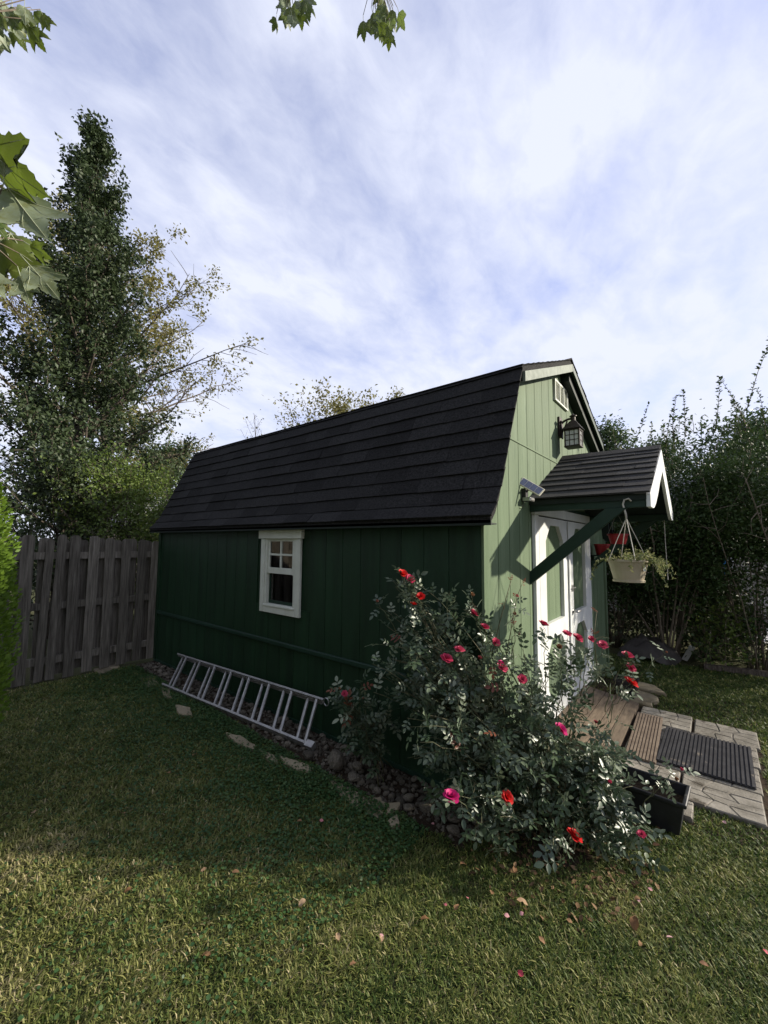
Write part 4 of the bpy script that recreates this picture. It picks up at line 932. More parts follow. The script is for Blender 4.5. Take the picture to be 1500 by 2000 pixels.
for yy in (-4.4, -2.6, -.8, 1.0, 2.7): part('post', MB().box(9.0, 9.1, yy-.05, yy+.05, .40, 1.32), M['rail'], dk)
tb_ = thing('blue_slide', 'bright blue plastic panel glimpsed through the hedge', 'toy', (8.2, -1.35, 0))
part('panel', MB().box(8.1, 8.16, -1.38, -1.26, .9, 1.6), M['blue'], tb_)
part('support', MB().box(8.161, 8.20, -1.38, -1.34, .0, 1.5).box(8.161, 8.20, -1.30, -1.26, .0, 1.5), M['blue'], tb_)
link('patio', MB().add([(6.9, -3.2, .006), (8.9, -3.2, .006), (8.9, -.9, .006), (6.9, -.9, .006)], [(0, 1, 2, 3)]).mesh('patio', M['concrete']), kind='structure')
hs = thing('neighbour_house', 'low tan-sided house mostly hidden behind the hedge', 'house', (14.5, .5, 0))
part('wall', MB().box(12.5, 17, -6, 6, 0, 2.7), M['house_wall'], hs)
part('roof', MB().prism([(12.1, 2.7), (14.75, 3.9), (17.4, 2.7)], XZ, -6.3, 6.3), M['roof_far'], hs)
for yy in (-4.0, -1.6, 1.2, 3.6):
    wn = part('window', MB().box(12.45, 12.5, yy, yy+1.0, 1.0, 2.1), M['white'], hs); part('pane', MB().box(12.44, 12.449, yy+.07, yy+.93, 1.07, 2.03), M['solar_cell'], wn)
hs = thing('neighbour_house', 'grey-roofed house beyond the fence beside the shed eave', 'house', (*ground_at(325, 20)[:2], 0))
c = np.array(ground_at(325, 20))
part('wall', MB().box(c[0]-2.5, c[0]+4, c[1], c[1]+5, 0, 2.2), M['house_wall'], hs)
part('roof', MB().prism([(c[1]-.4, 2.2), (c[1]+2.5, 3.7), (c[1]+5.4, 2.2)], YZ, c[0]-2.8, c[0]+4.3), M['roof_far'], hs)

# ------------------------------------------------------------------ rose bushes
def leaflet_mb(mb, base, d, nrm_, s):
    d = unit(np.array(d)); y_ = unit(np.cross(nrm_, d)); z_ = np.cross(d, y_)
    prof = [(0, 0), (.18, .17), (.45, .27), (.75, .19), (1, 0)]
    mid = [base + s*(t_*d - .10*t_*t_*z_) for t_, _ in prof]
    l_ = [base + s*(t_*d + w_*y_ + (.06-.10*t_*t_)*z_) for t_, w_ in prof[1:4]]; r_ = [base + s*(t_*d - w_*y_ + (.06-.10*t_*t_)*z_) for t_, w_ in prof[1:4]]
    vs = mid + l_ + r_
    mb.add(vs, [(0, 1, 5), (1, 2, 6, 5), (2, 3, 7, 6), (3, 4, 7), (0, 8, 1), (1, 8, 9, 2), (2, 9, 10, 3), (3, 10, 4)])
def rose_leaf_mesh(seed, mat):
    rg = random.Random(seed); mb = MB()
    X = np.array([1., 0, 0]); Z = np.array([0, 0, 1.])
    mb.tube([(0, 0, 0), (.5, 0, .02), (1, 0, -.03)], [.012, .010, .006], 4, False)
    n_ = rg.choice([2, 2, 3])
    for i in range(n_):
        t_ = .38 + .40*i/max(1, n_-1)
        for s_ in (-1, 1):
            d = np.array([.45, s_*1.0, rg.uniform(-.15, .15)]); leaflet_mb(mb, np.array([t_, 0, .015]), d, unit(Z+np.array([rg.uniform(-.2, .2), rg.uniform(-.2, .2), 0])), rg.uniform(.40, .55))
    leaflet_mb(mb, np.array([1., 0, -.03]), X+np.array([0, 0, -.12]), Z, rg.uniform(.52, .66))
    return mb
def mesh_plain(mb, name, mat, smooth=True):
    m = bpy.data.meshes.new(name); m.from_pydata(mb.v, [], mb.f); m.materials.append(mat)
    if smooth: m.polygons.foreach_set('use_smooth', [True]*len(m.polygons))
    m.update(); return m
RL_MB = [rose_leaf_mesh(i, None) for i in range(5)]
RL = [mesh_plain(q, 'leaf', M['rose_leaf_o']) for q in RL_MB]; RL_NEW = [mesh_plain(q, 'leaf', M['rose_new']) for q in RL_MB[:2]]
def rose_mesh(seed, mat, openness=1.0):
    rg = random.Random(seed); mb = MB()
    for ring, (np_, ang, ln_, wd) in enumerate(((6, 1.25*openness, 1.0, .52), (6, .85*openness, .88, .46), (5, .48*openness, .66, .38), (4, .2*openness, .45, .28))):
        for k in range(np_):
            a = 2*math.pi*(k+.5*(ring % 2))/np_ + rg.uniform(-.15, .15); ca, sa = math.cos(a), math.sin(a); th = ang+rg.uniform(-.15, .15)
            rad = np.array([ca, sa, 0]); tan = np.array([-sa, ca, 0]); d = rad*math.sin(th)+np.array([0, 0, math.cos(th)]); nn = np.cross(tan, d)
            rows = []
            for t_, w_ in ((0, .10), (.35, .75), (.72, 1.0), (1.0, .45)):
                c_ = d*ln_*t_ + rad*.05 + nn*(-.12*math.sin(t_*2.6)) + rad*.12*max(0, t_-.7)
                rows.append([c_-tan*wd*w_, c_ + nn*(.10*w_), c_+tan*wd*w_])
            vs = [p for r_ in rows for p in r_]; mb.add(vs, [(i*3+j_, i*3+j_+1, (i+1)*3+j_+1, (i+1)*3+j_) for i in range(3) for j_ in range(2)])
    return mesh_plain(mb, 'flower', mat)
FLW = {k: [rose_mesh(i+3, M[m_], o_) for i, o_ in enumerate((1.0, 1.15, .8))] for k, m_ in (('r', 'rose_red'), ('p', 'rose_pink'), ('m', 'rose_magenta'))}
BUD = [rose_mesh(21, M['rose_hip'], .25), rose_mesh(22, M['rose_hip'], .45), rose_mesh(23, M['rose_pink'], .35)]
CAMV = Vector(CAM)
def orient(pos, zdir, scale, spin=None):
    z_ = Vector(zdir).normalized(); q = z_.to_track_quat('Z', 'Y')
    return Matrix.Translation(Vector(pos)) @ q.to_matrix().to_4x4() @ Matrix.Rotation(random.uniform(0, 6.28) if spin is None else spin, 4, 'Z') @ Matrix.Scale(scale, 4)
def clamp_pt(u, v, dep):
    """keep a bush point in front of the shed walls and above the ground"""
    p = at(u, v, dep)
    for _ in range(40):
        inside = (p[0] > -.03 and p[1] > -.03 and p[0] < W) or p[2] < .03
        if not inside: break
        dep -= .04; p = at(u, v, dep)
    return p
POLY = [(728, 1190), (765, 1135), (815, 1160), (850, 1225), (885, 1250), (905, 1195), (945, 1215), (985, 1270), (1035, 1260), (1075, 1245), (1135, 1262), (1190, 1290), (1225, 1340), (1255, 1400), (1262, 1470), (1262, 1545), (1290, 1695), (1190, 1660), (1110, 1650), (1000, 1648), (930, 1680), (880, 1600), (855, 1530), (800, 1470), (790, 1390), (735, 1330), (722, 1260)]
def inpoly(u, v):
    c_ = False; n_ = len(POLY)
    for i in range(n_):
        (x1, y1), (x2, y2) = POLY[i], POLY[(i+1) % n_]
        if (y1 > v) != (y2 > v) and u < (x2-x1)*(v-y1)/(y2-y1)+x1: c_ = not c_
    return c_
def rose_bush(name, label, base, targets, n_obj, leaf_len, flowers, depth_of, per=13):
    t = thing(name, label, 'rose bush', base); canes = MB(); L_ = []
    def cane(tip, r0, droop_, nl, fl=None, start=None):
        b0 = np.array(base) + np.array([random.gauss(0, .07), random.gauss(0, .07), 0]) if start is None else np.array(start)
        tip = np.array(tip); ctrl = b0*.45+tip*.55 + np.array([0, 0, max(.05, droop_*np.linalg.norm(tip-b0))]); K = 12
        pts = [b0*(1-f)**2 + 2*ctrl*f*(1-f) + tip*f*f + np.array([random.gauss(0, .006) for _ in range(3)])*(0 < f < 1) for f in [i/K for i in range(K+1)]]
        canes.tube(pts, [r0*(1-.7*i/K) for i in range(K+1)], 5)
        for i in range(nl):
            f = .30+.70*(i+random.random())/nl; j_ = min(int(f*K), K-1); q = pts[j_]+(pts[j_+1]-pts[j_])*(f*K-j_)
            ax = unit(pts[j_+1]-pts[j_]); d = unit(ax*.5 + rvec(1)[0]*.95 + np.array([0, 0, .05])); L_.append((q, d, random.uniform(.7, 1.2)*leaf_len))
        return pts
    tips = []
    for (u, v, dep) in targets:
        p = clamp_pt(u, v, dep); pts = cane(p, random.uniform(.0035, .006), random.uniform(.10, .32), per); tips.append(p)
        for _ in range(random.choice([1, 2])):
            s = pts[random.randint(5, 9)]; p2 = s + rvec(1)[0]*random.uniform(.12, .28) + np.array([0, 0, .05])
            if p2[2] > .05 and not (p2[0] > -.03 and p2[1] > -.03): cane(p2, .0025, .1, 6, start=s)
    for (u, v, c_, sz, dep) in flowers:
        p = clamp_pt(u, v, dep); b0 = np.array(base); near = min(tips, key=lambda q: np.linalg.norm(q-p)) if tips else b0
        s = near*.6+b0*.4 if np.linalg.norm(near-p) > .02 else near
        s = s*.5 + (p-np.array([0, 0, .18]))*.5
        if s[0] > -.04 and s[1] > -.04: s = p*.7+np.array([p[0], -.08, max(.1, p[2]-.3)])*.3
        cane(p, .0028, .06, 5, start=s)
        fdir = unit(unit(CAM-p)*random.uniform(.3, .9) + np.array([.25, -.3, .7]) + rvec(1)[0]*.35)
        m_ = random.choice(FLW[c_]) if c_ in FLW else random.choice(BUD)
        link('flower', m_, t, mat4=orient(p, fdir, sz*1.22))
    part('canes', canes, M['cane'], t, smooth=True)
    L_.sort(key=lambda q: np.linalg.norm(q[0]-CAM)); near_, rest = L_[:n_obj], L_[n_obj:]
    def frame(q, d, s):
        nrm_ = unit(np.array([0, 0, .75]) + rvec(1)[0]*.65 + unit(CAM-q)*.25); y_ = unit(np.cross(nrm_, d)); z_ = np.cross(d, y_)
        return Matrix(((d[0]*s, y_[0]*s, z_[0]*s, q[0]), (d[1]*s, y_[1]*s, z_[1]*s, q[1]), (d[2]*s, y_[2]*s, z_[2]*s, q[2]), (0, 0, 0, 1)))
    for q, d, s in near_: link('leaf', random.choice(RL) if random.random() > .03 else random.choice(RL_NEW), t, mat4=frame(q, d, s))
    if rest:
        V, Fs, rn = [], [], []
        for q, d, s in rest:
            mb = random.choice(RL_MB); mt = frame(q, d, s); b0 = len(V); V += [tuple(mt @ Vector(p)) for p in mb.v]; Fs += [tuple(b0+i for i in f) for f in mb.f]; rn += [random.random()]*len(mb.f)
        m_ = bpy.data.meshes.new('foliage'); m_.from_pydata(V, [], Fs); m_.materials.append(M['rose_leaf']); m_.polygons.foreach_set('use_smooth', [True]*len(Fs))
        a_ = m_.attributes.new('rnd', 'FLOAT', 'FACE'); a_.data.foreach_set('value', np.array(rn, np.float32)); m_.update(); link('foliage', m_, t, kind='stuff')
    return t
def bdepth(v): return float(np.interp(v, [1120, 1300, 1500, 1690], [2.62, 2.50, 2.28, 2.06]))
tg = []
while len(tg) < 88:
    u, v = random.uniform(715, 1300), random.uniform(1125, 1695)
    if inpoly(u, v): tg.append((u, v, bdepth(v)+random.uniform(-.22, .30)))
tg += [(random.uniform(722, 800), random.uniform(1190, 1390), random.uniform(2.35, 2.65)) for _ in range(12)] + [(random.uniform(790, 890), random.uniform(1380, 1590), random.uniform(2.05, 2.4)) for _ in range(16)]
tg += [(768, 1135, 2.55), (790, 1128, 2.56), (735, 1185, 2.58), (810, 1180, 2.55), (905, 1190, 2.5), (935, 1215, 2.45), (1270, 1690, 2.0), (1240, 1660, 2.02), (1275, 1625, 2.08), (880, 1560, 1.95), (800, 1420, 2.1), (820, 1450, 2.05), (1180, 1660, 2.02), (1080, 1650, 1.98), (1230, 1620, 2.05), (960, 1640, 1.98)]
fl = [(785, 1123, 'r', .030, 2.52), (800, 1132, 'p', .026, 2.50), (821, 1166, 'r', .024, 2.48), (807, 1182, 'r', .020, 2.48), (735, 1176, 'b', .014, 2.55), (920, 1163, 'b', .018, 2.42), (924, 1199, 'p', .027, 2.40), (946, 1227, 'p', .024, 2.38), (967, 1256, 'p', .024, 2.36), (1003, 1200, 'b', .018, 2.45), (897, 1270, 'p', .026, 2.32), (872, 1287, 'p', .029, 2.30), (936, 1287, 'b', .016, 2.30), (980, 1305, 'p', .027, 2.25), (1019, 1328, 'p', .024, 2.25), (980, 1297, 'm', .020, 2.27),
      (1060, 1222, 'p', .030, 2.42), (1107, 1239, 'p', .024, 2.45), (1128, 1247, 'p', .027, 2.45), (1155, 1249, 'p', .018, 2.45), (1177, 1260, 'p', .025, 2.45), (1225, 1283, 'p', .029, 2.42), (1232, 1305, 'p', .024, 2.40), (1231, 1335, 'r', .033, 2.35), (1092, 1267, 'b', .024, 2.35), (1094, 1426, 'm', .029, 2.12), (881, 1557, 'm', .030, 1.86), (990, 1558, 'r', .026, 2.0), (1121, 1634, 'r', .030, 1.92), (1253, 1630, 'p', .016, 1.92), (1163, 1413, 'b', .014, 2.2), (1190, 1530, 'b', .014, 2.0), (1330, 1505, 'b', .013, 2.15), (1320, 1525, 'b', .016, 2.15), (1300, 1275, 'b', .01, 2.4), (1008, 1165, 'b', .014, 2.5), (1012, 1240, 'b', .012, 2.4)]
rb = rose_bush('rose_bush', 'large sprawling rose bush with red and pink flowers at the shed corner', (.12, -.42, 0), tg, 300, .069, fl, bdepth, per=13)
# thin red new shoots standing above it
for pts_ in ([(985, 1300, 2.35), (1000, 1220, 2.4), (1010, 1165, 2.42), (1020, 1140, 2.43)], [(1165, 1300, 2.4), (1160, 1240, 2.42), (1165, 1195, 2.43)], [(960, 1280, 2.4), (985, 1180, 2.45), (998, 1135, 2.46)]):
    pp = [at(*q) for q in pts_]; part('shoot', MB().tube(pp, [.003, .0025, .002, .0015][:len(pp)], 5), M['cane'], rb, smooth=True)
    for q in pp[1:]:
        for _ in range(2):
            d = unit(rvec(1)[0]+np.array([0, 0, .4])); s = .026; nr = unit(rvec(1)[0]+np.array([0, 0, 1.])); y_ = unit(np.cross(nr, d)); z_ = np.cross(d, y_)
            link('leaf', random.choice(RL_NEW), rb, mat4=Matrix(((d[0]*s, y_[0]*s, z_[0]*s, q[0]), (d[1]*s, y_[1]*s, z_[1]*s, q[1]), (d[2]*s, y_[2]*s, z_[2]*s, q[2]), (0, 0, 0, 1))))
rose_bush('small_rose', 'small young rose plant in the stone bed beyond the ladder end', (-.14, .72, .01), [(655, 1370, 2.75), (690, 1385, 2.75), (720, 1370, 2.8), (735, 1400, 2.8), (680, 1430, 2.75), (710, 1440, 2.7), (740, 1450, 2.75), (700, 1410, 2.75)], 80, .075, [(673, 1355, 'p', .018, 2.72), (662, 1346, 'b', .012, 2.74), (708, 1365, 'b', .010, 2.75)], bdepth, per=8)

# ------------------------------------------------------------------ the maple overhead
HALF = [(0, 0), (.10, .16), (.20, .42), (.34, .50), (.42, .40), (.52, .54), (.78, .66), (.62, .40), (.60, .26), (.78, .30), (.88, .22), (1.0, .16), (1.22, .0)]
HALF = [(0, 0), (.06, .18), (.16, .34), (.34, .40), (.50, .42), (.64, .50), (.88, .56), (.74, .36), (.66, .20), (.80, .21), (.94, .17), (1.02, .11), (1.30, .0)]
def maple_mesh(seed):
    rg = random.Random(seed); mb = MB(); cv = rg.uniform(-.05, .22); w1, w2 = rg.uniform(0, 6), rg.uniform(0, 6); fold = rg.uniform(.04, .20)
    def zf(x_, y_): return fold*abs(y_) - cv*x_*x_ - .55*y_*y_ + .035*math.sin(x_*6+w1)*(.4+abs(y_)) + .04*math.sin(y_*8+x_*4+w2)
    for s_ in (-1, 1):
        out = []
        for (x0_, y0_), (x1_, y1_) in zip(HALF[:-1], HALF[1:]):
            L0 = math.hypot(x1_-x0_, y1_-y0_); nx_, ny_ = -(y1_-y0_)/L0, (x1_-x0_)/L0
            for q in (0, .34, .67):
                tooth = (0, .022, -.010)[int(q*3.01)]*rg.uniform(.5, 1.4)
                out.append((x0_+(x1_-x0_)*q+nx_*tooth, max(0, y0_+(y1_-y0_)*q+ny_*tooth)))
        out.append(HALF[-1]); n_ = len(out); out = [(x_, s_*y_*rg.uniform(.97, 1.03)) for x_, y_ in out]
        vs = []
        for k, (x_, y_) in enumerate(out):
            mx_ = 1.30*(k/(n_-1))**1.15; 
            for f_ in (0, .35, .7, 1): xx_, yy_ = mx_+(x_-mx_)*f_, y_*f_; vs.append((xx_, yy_, zf(xx_, yy_)))
        fs = [(k*4+i, k*4+i+1, (k+1)*4+i+1, (k+1)*4+i) for k in range(n_-1) for i in range(3)]
        if s_ > 0: fs = [tuple(reversed(f)) for f in fs]
        mb.add(vs, fs)
    m = mesh_plain(mb, 'leaf', M['maple_leaf']); 
    vb = MB(); zz = lambda x_, y_: zf(x_, y_)-.004
    vb.tube([(-.45, 0, .03), (-.2, 0, .02), (0, 0, -.004), (.4, 0, zz(.4, 0)), (.8, 0, zz(.8, 0)), (1.2, 0, zz(1.2, 0))], [.016, .016, .014, .011, .008, .003], 5)
    for s_ in (-1, 1):
        vb.tube([(0, 0, -.004), (.4, s_*.24, zz(.4, .24)), (.80, s_*.51, zz(.8, .51))], [.010, .007, .003], 4); vb.tube([(.0, 0, -.004), (.12, s_*.16, zz(.12, .16)), (.3, s_*.37, zz(.3, .37))], [.007, .005, .002], 4)
        vb.tube([(.5, 0, zz(.5, 0)), (.66, s_*.10, zz(.66, .1)), (.85, s_*.17, zz(.85, .17))], [.005, .004, .002], 4)
    return m, mesh_plain(vb, 'veins', M['vein'])
MAP = [maple_mesh(i) for i in range(5)]
tb0 = np.array([-6.3, .3, 0]); mtree = thing('maple_tree', 'maple tree whose leafy twigs hang into view overhead', 'tree', tb0)
wood = MB(); tk = path(tb0, (.02, 0, 1), 6.5, 8, 0, .02); wood.tube(tk, [.20*(1-.75*i/8) for i in range(9)], 9)
anch = []
for k in range(26):
    a = k*2.4; q = tk[3+k % 6]; bp = path(q, (math.cos(a), math.sin(a), .7), random.uniform(1.6, 2.7), 6, .15, .1); wood.tube(bp, [.05*(1-.85*i/6) for i in range(7)], 5)
    for m_ in range(9):
        pp = path(bp[random.randint(2, 6)], rvec(1)[0]+np.array([0, 0, .1]), random.uniform(.4, .9), 4, -.2, .15); wood.tube(pp, [.010, .008, .006, .004, .003], 4, False); anch += pp[1:]
anch = np.array(anch); ii = RNG.integers(0, len(anch), 9000); PP = anch[ii]+RNG.normal(0, .14, (9000, 3))
PP = PP[((PP-CAM)@np.array([-.985, .17, 0])) > .35]
leaves('crown', PP, unit(rvec(len(PP))+np.array([0, 0, -.5])), RNG.uniform(.08, .13, len(PP)), M['maple_crown'], mtree, tv=LEAF_V, tf=LEAF_F)
tipA, tipB, tipC, tipD = at(-40, 480, .62), at(-60, 40, 1.15), at(560, -60, 1.6), at(735, -60, 1.7)
for tip, k in ((tipA, 3), (tipB, 4), (tipC, 5), (tipD, 5)):
    s = tk[k]; mid = s*.5+tip*.5+np.array([0, 0, .55]); pts = [s*(1-f)**2+2*mid*f*(1-f)+tip*f*f for f in [i/10 for i in range(11)]]
    wood.tube(pts, [.045*(1-f/10)+.0035 for f in range(11)], 6)
part('trunk', wood, M['bark'], mtree, smooth=True)
def maple_leaf(u0, v0, u1, v1, dep, under, twig_from, tilt=0.0, d1=None):
    """leaf from its base pixel to its tip pixel at one distance; under: its pale side faces down to us"""
    a = at(u0, v0, dep); b_ = at(u1, v1, d1 if d1 else dep); d = b_-a; s = np.linalg.norm(d)/1.30; d = unit(d)
    tocam = unit(CAM-a); n_ = tocam*(-1 if under else 1) + np.cross(d, tocam)*tilt; y_ = unit(np.cross(n_, d)); z_ = np.cross(d, y_)
    mt = Matrix(((d[0]*s, y_[0]*s, z_[0]*s, a[0]), (d[1]*s, y_[1]*s, z_[1]*s, a[1]), (d[2]*s, y_[2]*s, z_[2]*s, a[2]), (0, 0, 0, 1)))
    lm, vm = random.choice(MAP); o = link('leaf', lm, mtree, mat4=mt); link('veins', vm, o, mat4=mt)
    st = a-d*s*.45; tw_ = np.array(twig_from); TT[id(twig_from)].tube([st, st*.5+tw_*.5+np.array([0, 0, .01]), tw_], [.0012, .0014, .002], 4)
TT = {id(q): MB() for q in (tipA, tipB, tipC, tipD)}
for (u0, v0, u1, v1, dep, un, tl) in ((-30, 290, 102, 388, .60, False, .9), (16, 368, 104, 498, .62, True, .25), (58, 518, 118, 586, .66, True, .2), (40, 540, 60, 600, .70, True, -.3), (2, 470, 48, 560, .70, False, .3), (-25, 420, 15, 470, .66, False, -.5), (-40, 520, 12, 585, .68, True, .5), (60, 480, 104, 508, .74, False, .6), (20, 455, 70, 530, .80, False, -.4), (8, 345, 22, 275, .60, True, 1.2)):
    maple_leaf(u0, v0, u1, v1, dep, un, tipA, tl)
for k in range(20):
    u0, v0 = random.choice([(random.uniform(-20, 30), random.uniform(0, 70)), (random.uniform(20, 70), random.uniform(5, 40))]); maple_leaf(u0, v0, u0+random.uniform(-6, 28), v0+random.uniform(26, 48), random.uniform(1.15, 1.5), random.random() < .45, tipB, random.uniform(-.8, .8))
maple_leaf(58, 52, 82, 95, 1.2, False, tipB, .4); maple_leaf(84, 30, 99, 64, 1.4, False, tipB, .3); maple_leaf(30, 55, 38, 88, 1.3, True, tipB, .3)
for cx_, cy_, n_, tp_, w_ in ((570, 14, 22, tipC, 24), (752, 38, 26, tipD, 26)):
    for k in range(n_):
        u0, v0 = cx_+random.gauss(0, w_*.62), cy_+random.gauss(-10, 18); maple_leaf(u0, v0, u0+random.uniform(-9, 12), v0+random.uniform(24, 36), random.uniform(1.55, 1.9), random.random() < .35, tp_, random.uniform(-.8, .8))
for q in TT.values(): part('leaf_stalks', q, M['twig'], mtree, smooth=True, kind='stuff')

# ------------------------------------------------------------------ lawn: blades of grass, clover, fallen leaves
def lawn():
    n = 690000
    # density follows distance so that blades stay a pixel or more apart
    rr = .55 + 8.2*RNG.random(n)**1.15; aa = np.where(RNG.random(n) < .16, RNG.uniform(R(-62), R(-10), n), RNG.uniform(R(-10), R(96), n))      # angle from +X
    x = CAM[0]+rr*np.cos(aa); y = CAM[1]+rr*np.sin(aa)
    ang = np.arctan2(y-CAM[1], x-CAM[0])
    ex = np.interp(y, [-.1, .4, 1.0, 1.6, 3.0, 4.2, 4.8], [-.40, -.40, -.38, -.38, -.33, -.31, -.28]) + .03*np.sin(y*23)
    ok = ~((x > ex) & (x < W+.1) & (y > -.06)) & (y < 4.80) & (x < 4.5)
    ok &= ~((x > .86+.03*np.sin(y*30)) & (x < 2.41) & (y > -1.385+.02*np.sin(x*25)) & (y < .02)) & ~((x > .62) & (x < .87) & (y > -1.0) & (y < -.6)) & ~((x > 2.4) & (x < 3.2) & (y > -.66) & (y < .0) & (RNG.random(n) < .8))
    ok &= ~((np.hypot((x-.12)/.60, (y+.36)/.40) < RNG.uniform(.35, 1.05, n)))      # leaf litter under the rose
    x, y, rr = x[ok], y[ok], rr[ok]; n = len(x)
    tu = RNG.random((700, 2)); tx = CAM[0]+(.7+5*tu[:, 0])*np.cos(R(-6)+R(95)*tu[:, 1]); ty = CAM[1]+(.7+5*tu[:, 0])*np.sin(R(-6)+R(95)*tu[:, 1])
    near = RNG.integers(0, 700, n); pull = RNG.random(n) < .07; jx, jy = tx[near]+RNG.normal(0, .022, n), ty[near]+RNG.normal(0, .022, n)
    pull &= (ex_d(jx, jy) > .04) & (jy < 4.8) & ~((jx > .8) & (jx < 2.45) & (jy > -1.42)) & (jx < .55)
    x, y = np.where(pull, jx, x), np.where(pull, jy, y); rr = np.hypot(x-CAM[0], y-CAM[1])
    P = np.stack([x, y, np.full(n, .001)], 1)
    pn = fract(np.stack([x, y, x*0], 1), 2.3, 1.0)*.40 + fract(np.stack([x, y, x*0], 1), 6.1, 4.0)*.28 + fract(np.stack([x, y, x*0], 1), 15.0, 2.0)*.32
    Ls = RNG.uniform(.013, .038, n)*(.75+.55*pn)*np.interp(rr, [.5, 3, 8], [1, 1.0, 1.15])*np.where(pull, 1.55, 1.0); wd = RNG.uniform(.0013, .0026, n)*np.interp(rr, [.5, 2.5, 6, 9], [1, 1.25, 2.4, 3.2])
    az = RNG.uniform(0, 2*np.pi, n) + .0; lean = RNG.uniform(.2, 1.7, n)**1.1; comb = np.array([.35, -.15])
    hx, hy = np.cos(az)*lean+comb[0]*pn, np.sin(az)*lean+comb[1]*pn
    H = np.stack([hx, hy, np.ones(n)], 1); H = unit(H); sd_ = unit(np.stack([-hy, hx, np.zeros(n)+1e-4], 1))
    mid = P + H*Ls[:, None]*.55; tip = P + H*Ls[:, None]*.8 + np.stack([hx, hy, np.full(n, -.15)], 1)*Ls[:, None]*.32
    w3 = wd[:, None]*sd_
    V = np.stack([P-w3, P+w3, mid+w3*.85, mid-w3*.85, tip], 1).reshape(-1, 3)
    b0 = np.arange(n)*5
    T3 = np.stack([np.stack([b0, b0+1, b0+2], 1), np.stack([b0, b0+2, b0+3], 1), np.stack([b0+3, b0+2, b0+4], 1)], 1).reshape(-1, 3)
    patch = np.zeros(n)       # worn, thatchy patches of straw-coloured grass
    for u, v, r_, k_ in ((1240, 1805, .13, .42), (1180, 1745, .16, .36), (1330, 1900, .12, .3), (130, 1650, .20, .45), (200, 1735, .16, .38), (40, 1700, .2, .36), (480, 1690, .14, .3), (330, 1850, .13, .3), (560, 1880, .12, .28), (770, 1830, .12, .25), (950, 1900, .10, .28), (1400, 1700, .12, .25), (20, 1960, .12, .34)):
        c_ = onplane(u, v, 2, 0); patch += .55*k_*np.exp(-((x-c_[0])**2+(y-c_[1])**2)/(r_*r_))*(.5+fract(np.stack([x, y, x*0], 1), 17.0, 5.0))
    dry = np.clip(patch + .035 + .46*RNG.random(n) + .75*(pn-.36) + (RNG.random(n) < .12)*.40 - .25*np.exp(-np.maximum(ex_d(x, y), 0)/.5), 0, 1)
    link('grass', npmesh('grass', V, T3, M['grass'], np.repeat(dry, 3)), kind='stuff')
    # clover and other broad leaves, thicker close to the shed
    k = 46000; yy = RNG.uniform(.15, 4.7, k); dd = RNG.exponential(.45, k); xx = np.interp(yy, [-.1, 1.6, 4.8], [-.46, -.42, -.31]) - dd + .05
    ok = ((xx-CAM[0])**2+(yy-CAM[1])**2 > .9) & (RNG.random(k) < .35+.65*fract(np.stack([xx, yy, xx*0], 1), 5.0, 2.0))
    xx, yy = xx[ok], yy[ok]; k = len(xx); Pc = np.stack([xx, yy, RNG.uniform(.008, .034, k)], 1); Dc = rvec(k)*np.array([1, 1, .25])
    tv = np.array([(0, 0, 0), (.3, .42, .04), (.8, .45, .06), (1, 0, .0), (.8, -.45, .06), (.3, -.42, .04)])
    leaves('clover', Pc, Dc, RNG.uniform(.008, .018, k), M['clover'], None, Nn=unit(rvec(k)*.35+np.array([0, 0, 1.])), tv=tv, tf=LEAF_F)
def ex_d(x, y): return np.interp(y, [-.1, .4, 1.0, 1.6, 3.0, 4.2, 4.8], [-.40, -.40, -.38, -.38, -.33, -.31, -.28]) - x
M['grass'] = leafmat('grass_blade', [(.040, .074, .015), (.108, .145, .034), (.205, .215, .064), (.32, .305, .125), (.46, .39, .235)], .38, .55, .25)
M['clover'] = leafmat('clover_leaf', [(.022, .060, .020), (.045, .100, .030), (.075, .125, .038)], .25, .5, .3)
lawn()
# dry leaf litter under the rose
k = 900; a = RNG.uniform(0, 6.28, k); r_ = RNG.random(k)**.75*1.15; P = np.stack([.12+.62*r_*np.cos(a), -.40+.45*r_*np.sin(a), RNG.uniform(.004, .018, k)], 1)
P = P[~((P[:, 0] > -.02) & (P[:, 1] > -.02))]
M['litter'] = leafmat('leaf_litter', [(.05, .032, .018), (.12, .075, .04), (.20, .13, .075), (.09, .05, .03)], .1, .8, .1)
leaves('leaf_litter', P, rvec(len(P))*np.array([1, 1, .3]), RNG.uniform(.015, .045, len(P)), M['litter'], None, Nn=unit(rvec(len(P))*.5+np.array([0, 0, 1.])), tv=LEAF_V, tf=LEAF_F)
link('rose_bed_soil', MB().add([(.10+.36*math.cos(i*.3927), min(-.34+.28*math.sin(i*.3927), -.012) if .10+.36*math.cos(i*.3927) > -.02 else -.34+.28*math.sin(i*.3927), .0035) for i in range(16)], [tuple(range(16))]).mesh('rose_bed_soil', M['soil']), kind='structure')
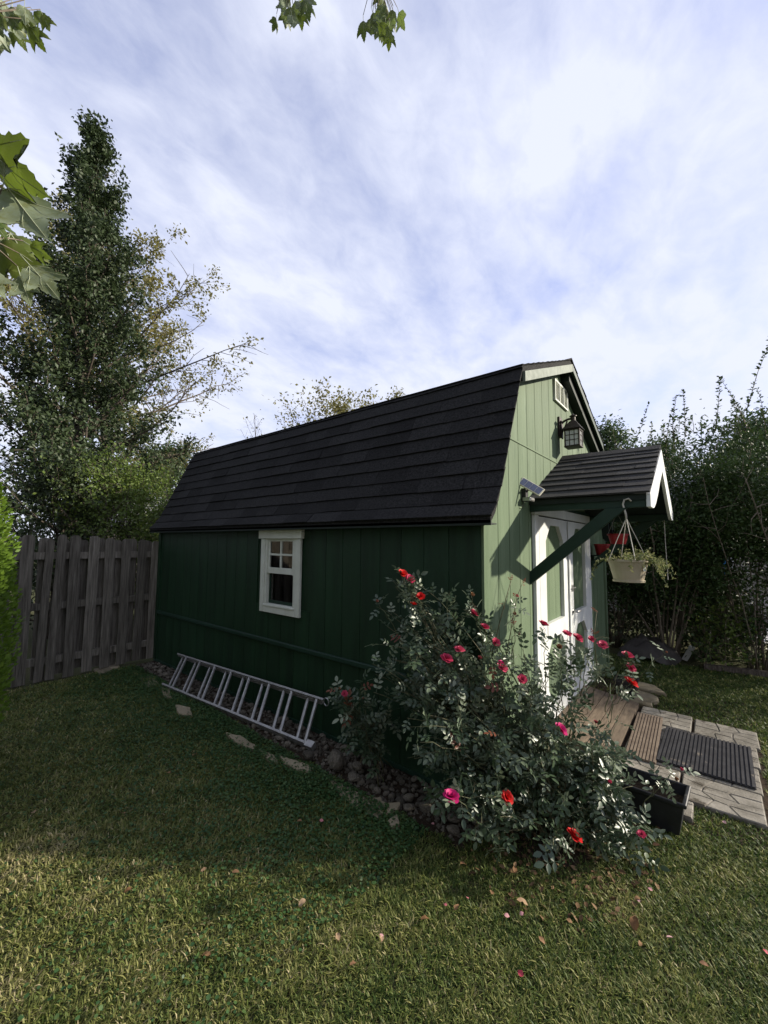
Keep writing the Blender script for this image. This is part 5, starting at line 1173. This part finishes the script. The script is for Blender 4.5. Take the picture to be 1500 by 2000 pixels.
def curl_mesh(seed, mat, wl=.32, n=5):
    rg = random.Random(seed); mb = MB(); rows = []
    for i in range(n+1):
        t_ = i/n; w_ = wl*math.sin(math.pi*(.08+.88*t_))**.8*(1+.25*rg.uniform(-1, 1)); z_ = .16*math.sin(t_*3.0+rg.uniform(-.3, .3)); rows.append([(t_-.5, -w_, z_+.16*rg.random()), (t_-.5, 0, z_-.02), (t_-.5, w_, z_+.16*rg.random())])
    mb.add([p for r in rows for p in r], [(i*3+j_, i*3+j_+1, (i+1)*3+j_+1, (i+1)*3+j_) for i in range(n) for j_ in range(2)])
    return mesh_plain(mb, 'fallen_leaf', mat)
DL = [curl_mesh(i, M['dry_leaf']) for i in range(4)]; PT = [curl_mesh(i+9, M['petal_fallen'], .42, 3) for i in range(3)]
def strew(u, v, s, meshes, name, label, cat, group):
    p = onplane(u, v, 2, .030); mt = Matrix.Translation(Vector((p[0], p[1], .032))) @ Euler((random.uniform(-.4, .4), random.uniform(-.4, .4), random.uniform(0, 6.28))).to_matrix().to_4x4() @ Matrix.Scale(s, 4)
    tag(link(name, random.choice(meshes), None, mat4=mt), label, cat, group)
for u, v, s in ((403, 1868, .045), (1020, 1765, .060), (1240, 1805, .065), (585, 1605, .04), (66, 1588, .05), (893, 1775, .05), (830, 1797, .045), (1245, 1757, .035), (660, 1832, .04), (745, 1835, .035), (690, 1885, .035), (250, 1740, .035), (460, 1705, .04), (398, 1700, .035), (590, 1765, .045), (1112, 1800, .03), (1058, 1838, .035), (240, 1590, .04), (380, 1475, .045), (1375, 1885, .035), (905, 1690, .05), (1005, 1700, .045), (960, 1745, .035), (1250, 1845, .03), (180, 1465, .04), (330, 1510, .03)):
    strew(u, v, s*.8, DL, 'fallen_leaf', 'dry brown leaf fallen on the grass just below the rose bush' if 850 < u < 1060 and v < 1800 else 'dry leaf fallen on the shaded grass between fence and ladder' if v < 1520 else 'dry brown fallen leaf lying out on the open lawn', 'leaf', 'dry leaves fallen on the lawn')
for u, v, s in ((1017, 1903, .022), (1308, 1832, .022), (1270, 1738, .018), (628, 1604, .024), (990, 1790, .022), (870, 1768, .016), (913, 1755, .016), (1019, 1786, .018), (1415, 1607, .02), (1495, 1860, .016), (745, 1830, .02), (845, 1610, .02), (1247, 1760, .015)):
    strew(u, v, s, PT, 'fallen_petal', 'small pink petal lying on the grass edge beside the pavers' if u > 1400 else 'small pink petal fallen on the grass below the rose bush' if v < 1800 else 'small pink rose petal lying out on the open lawn', 'petal', 'rose petals fallen on the grass')
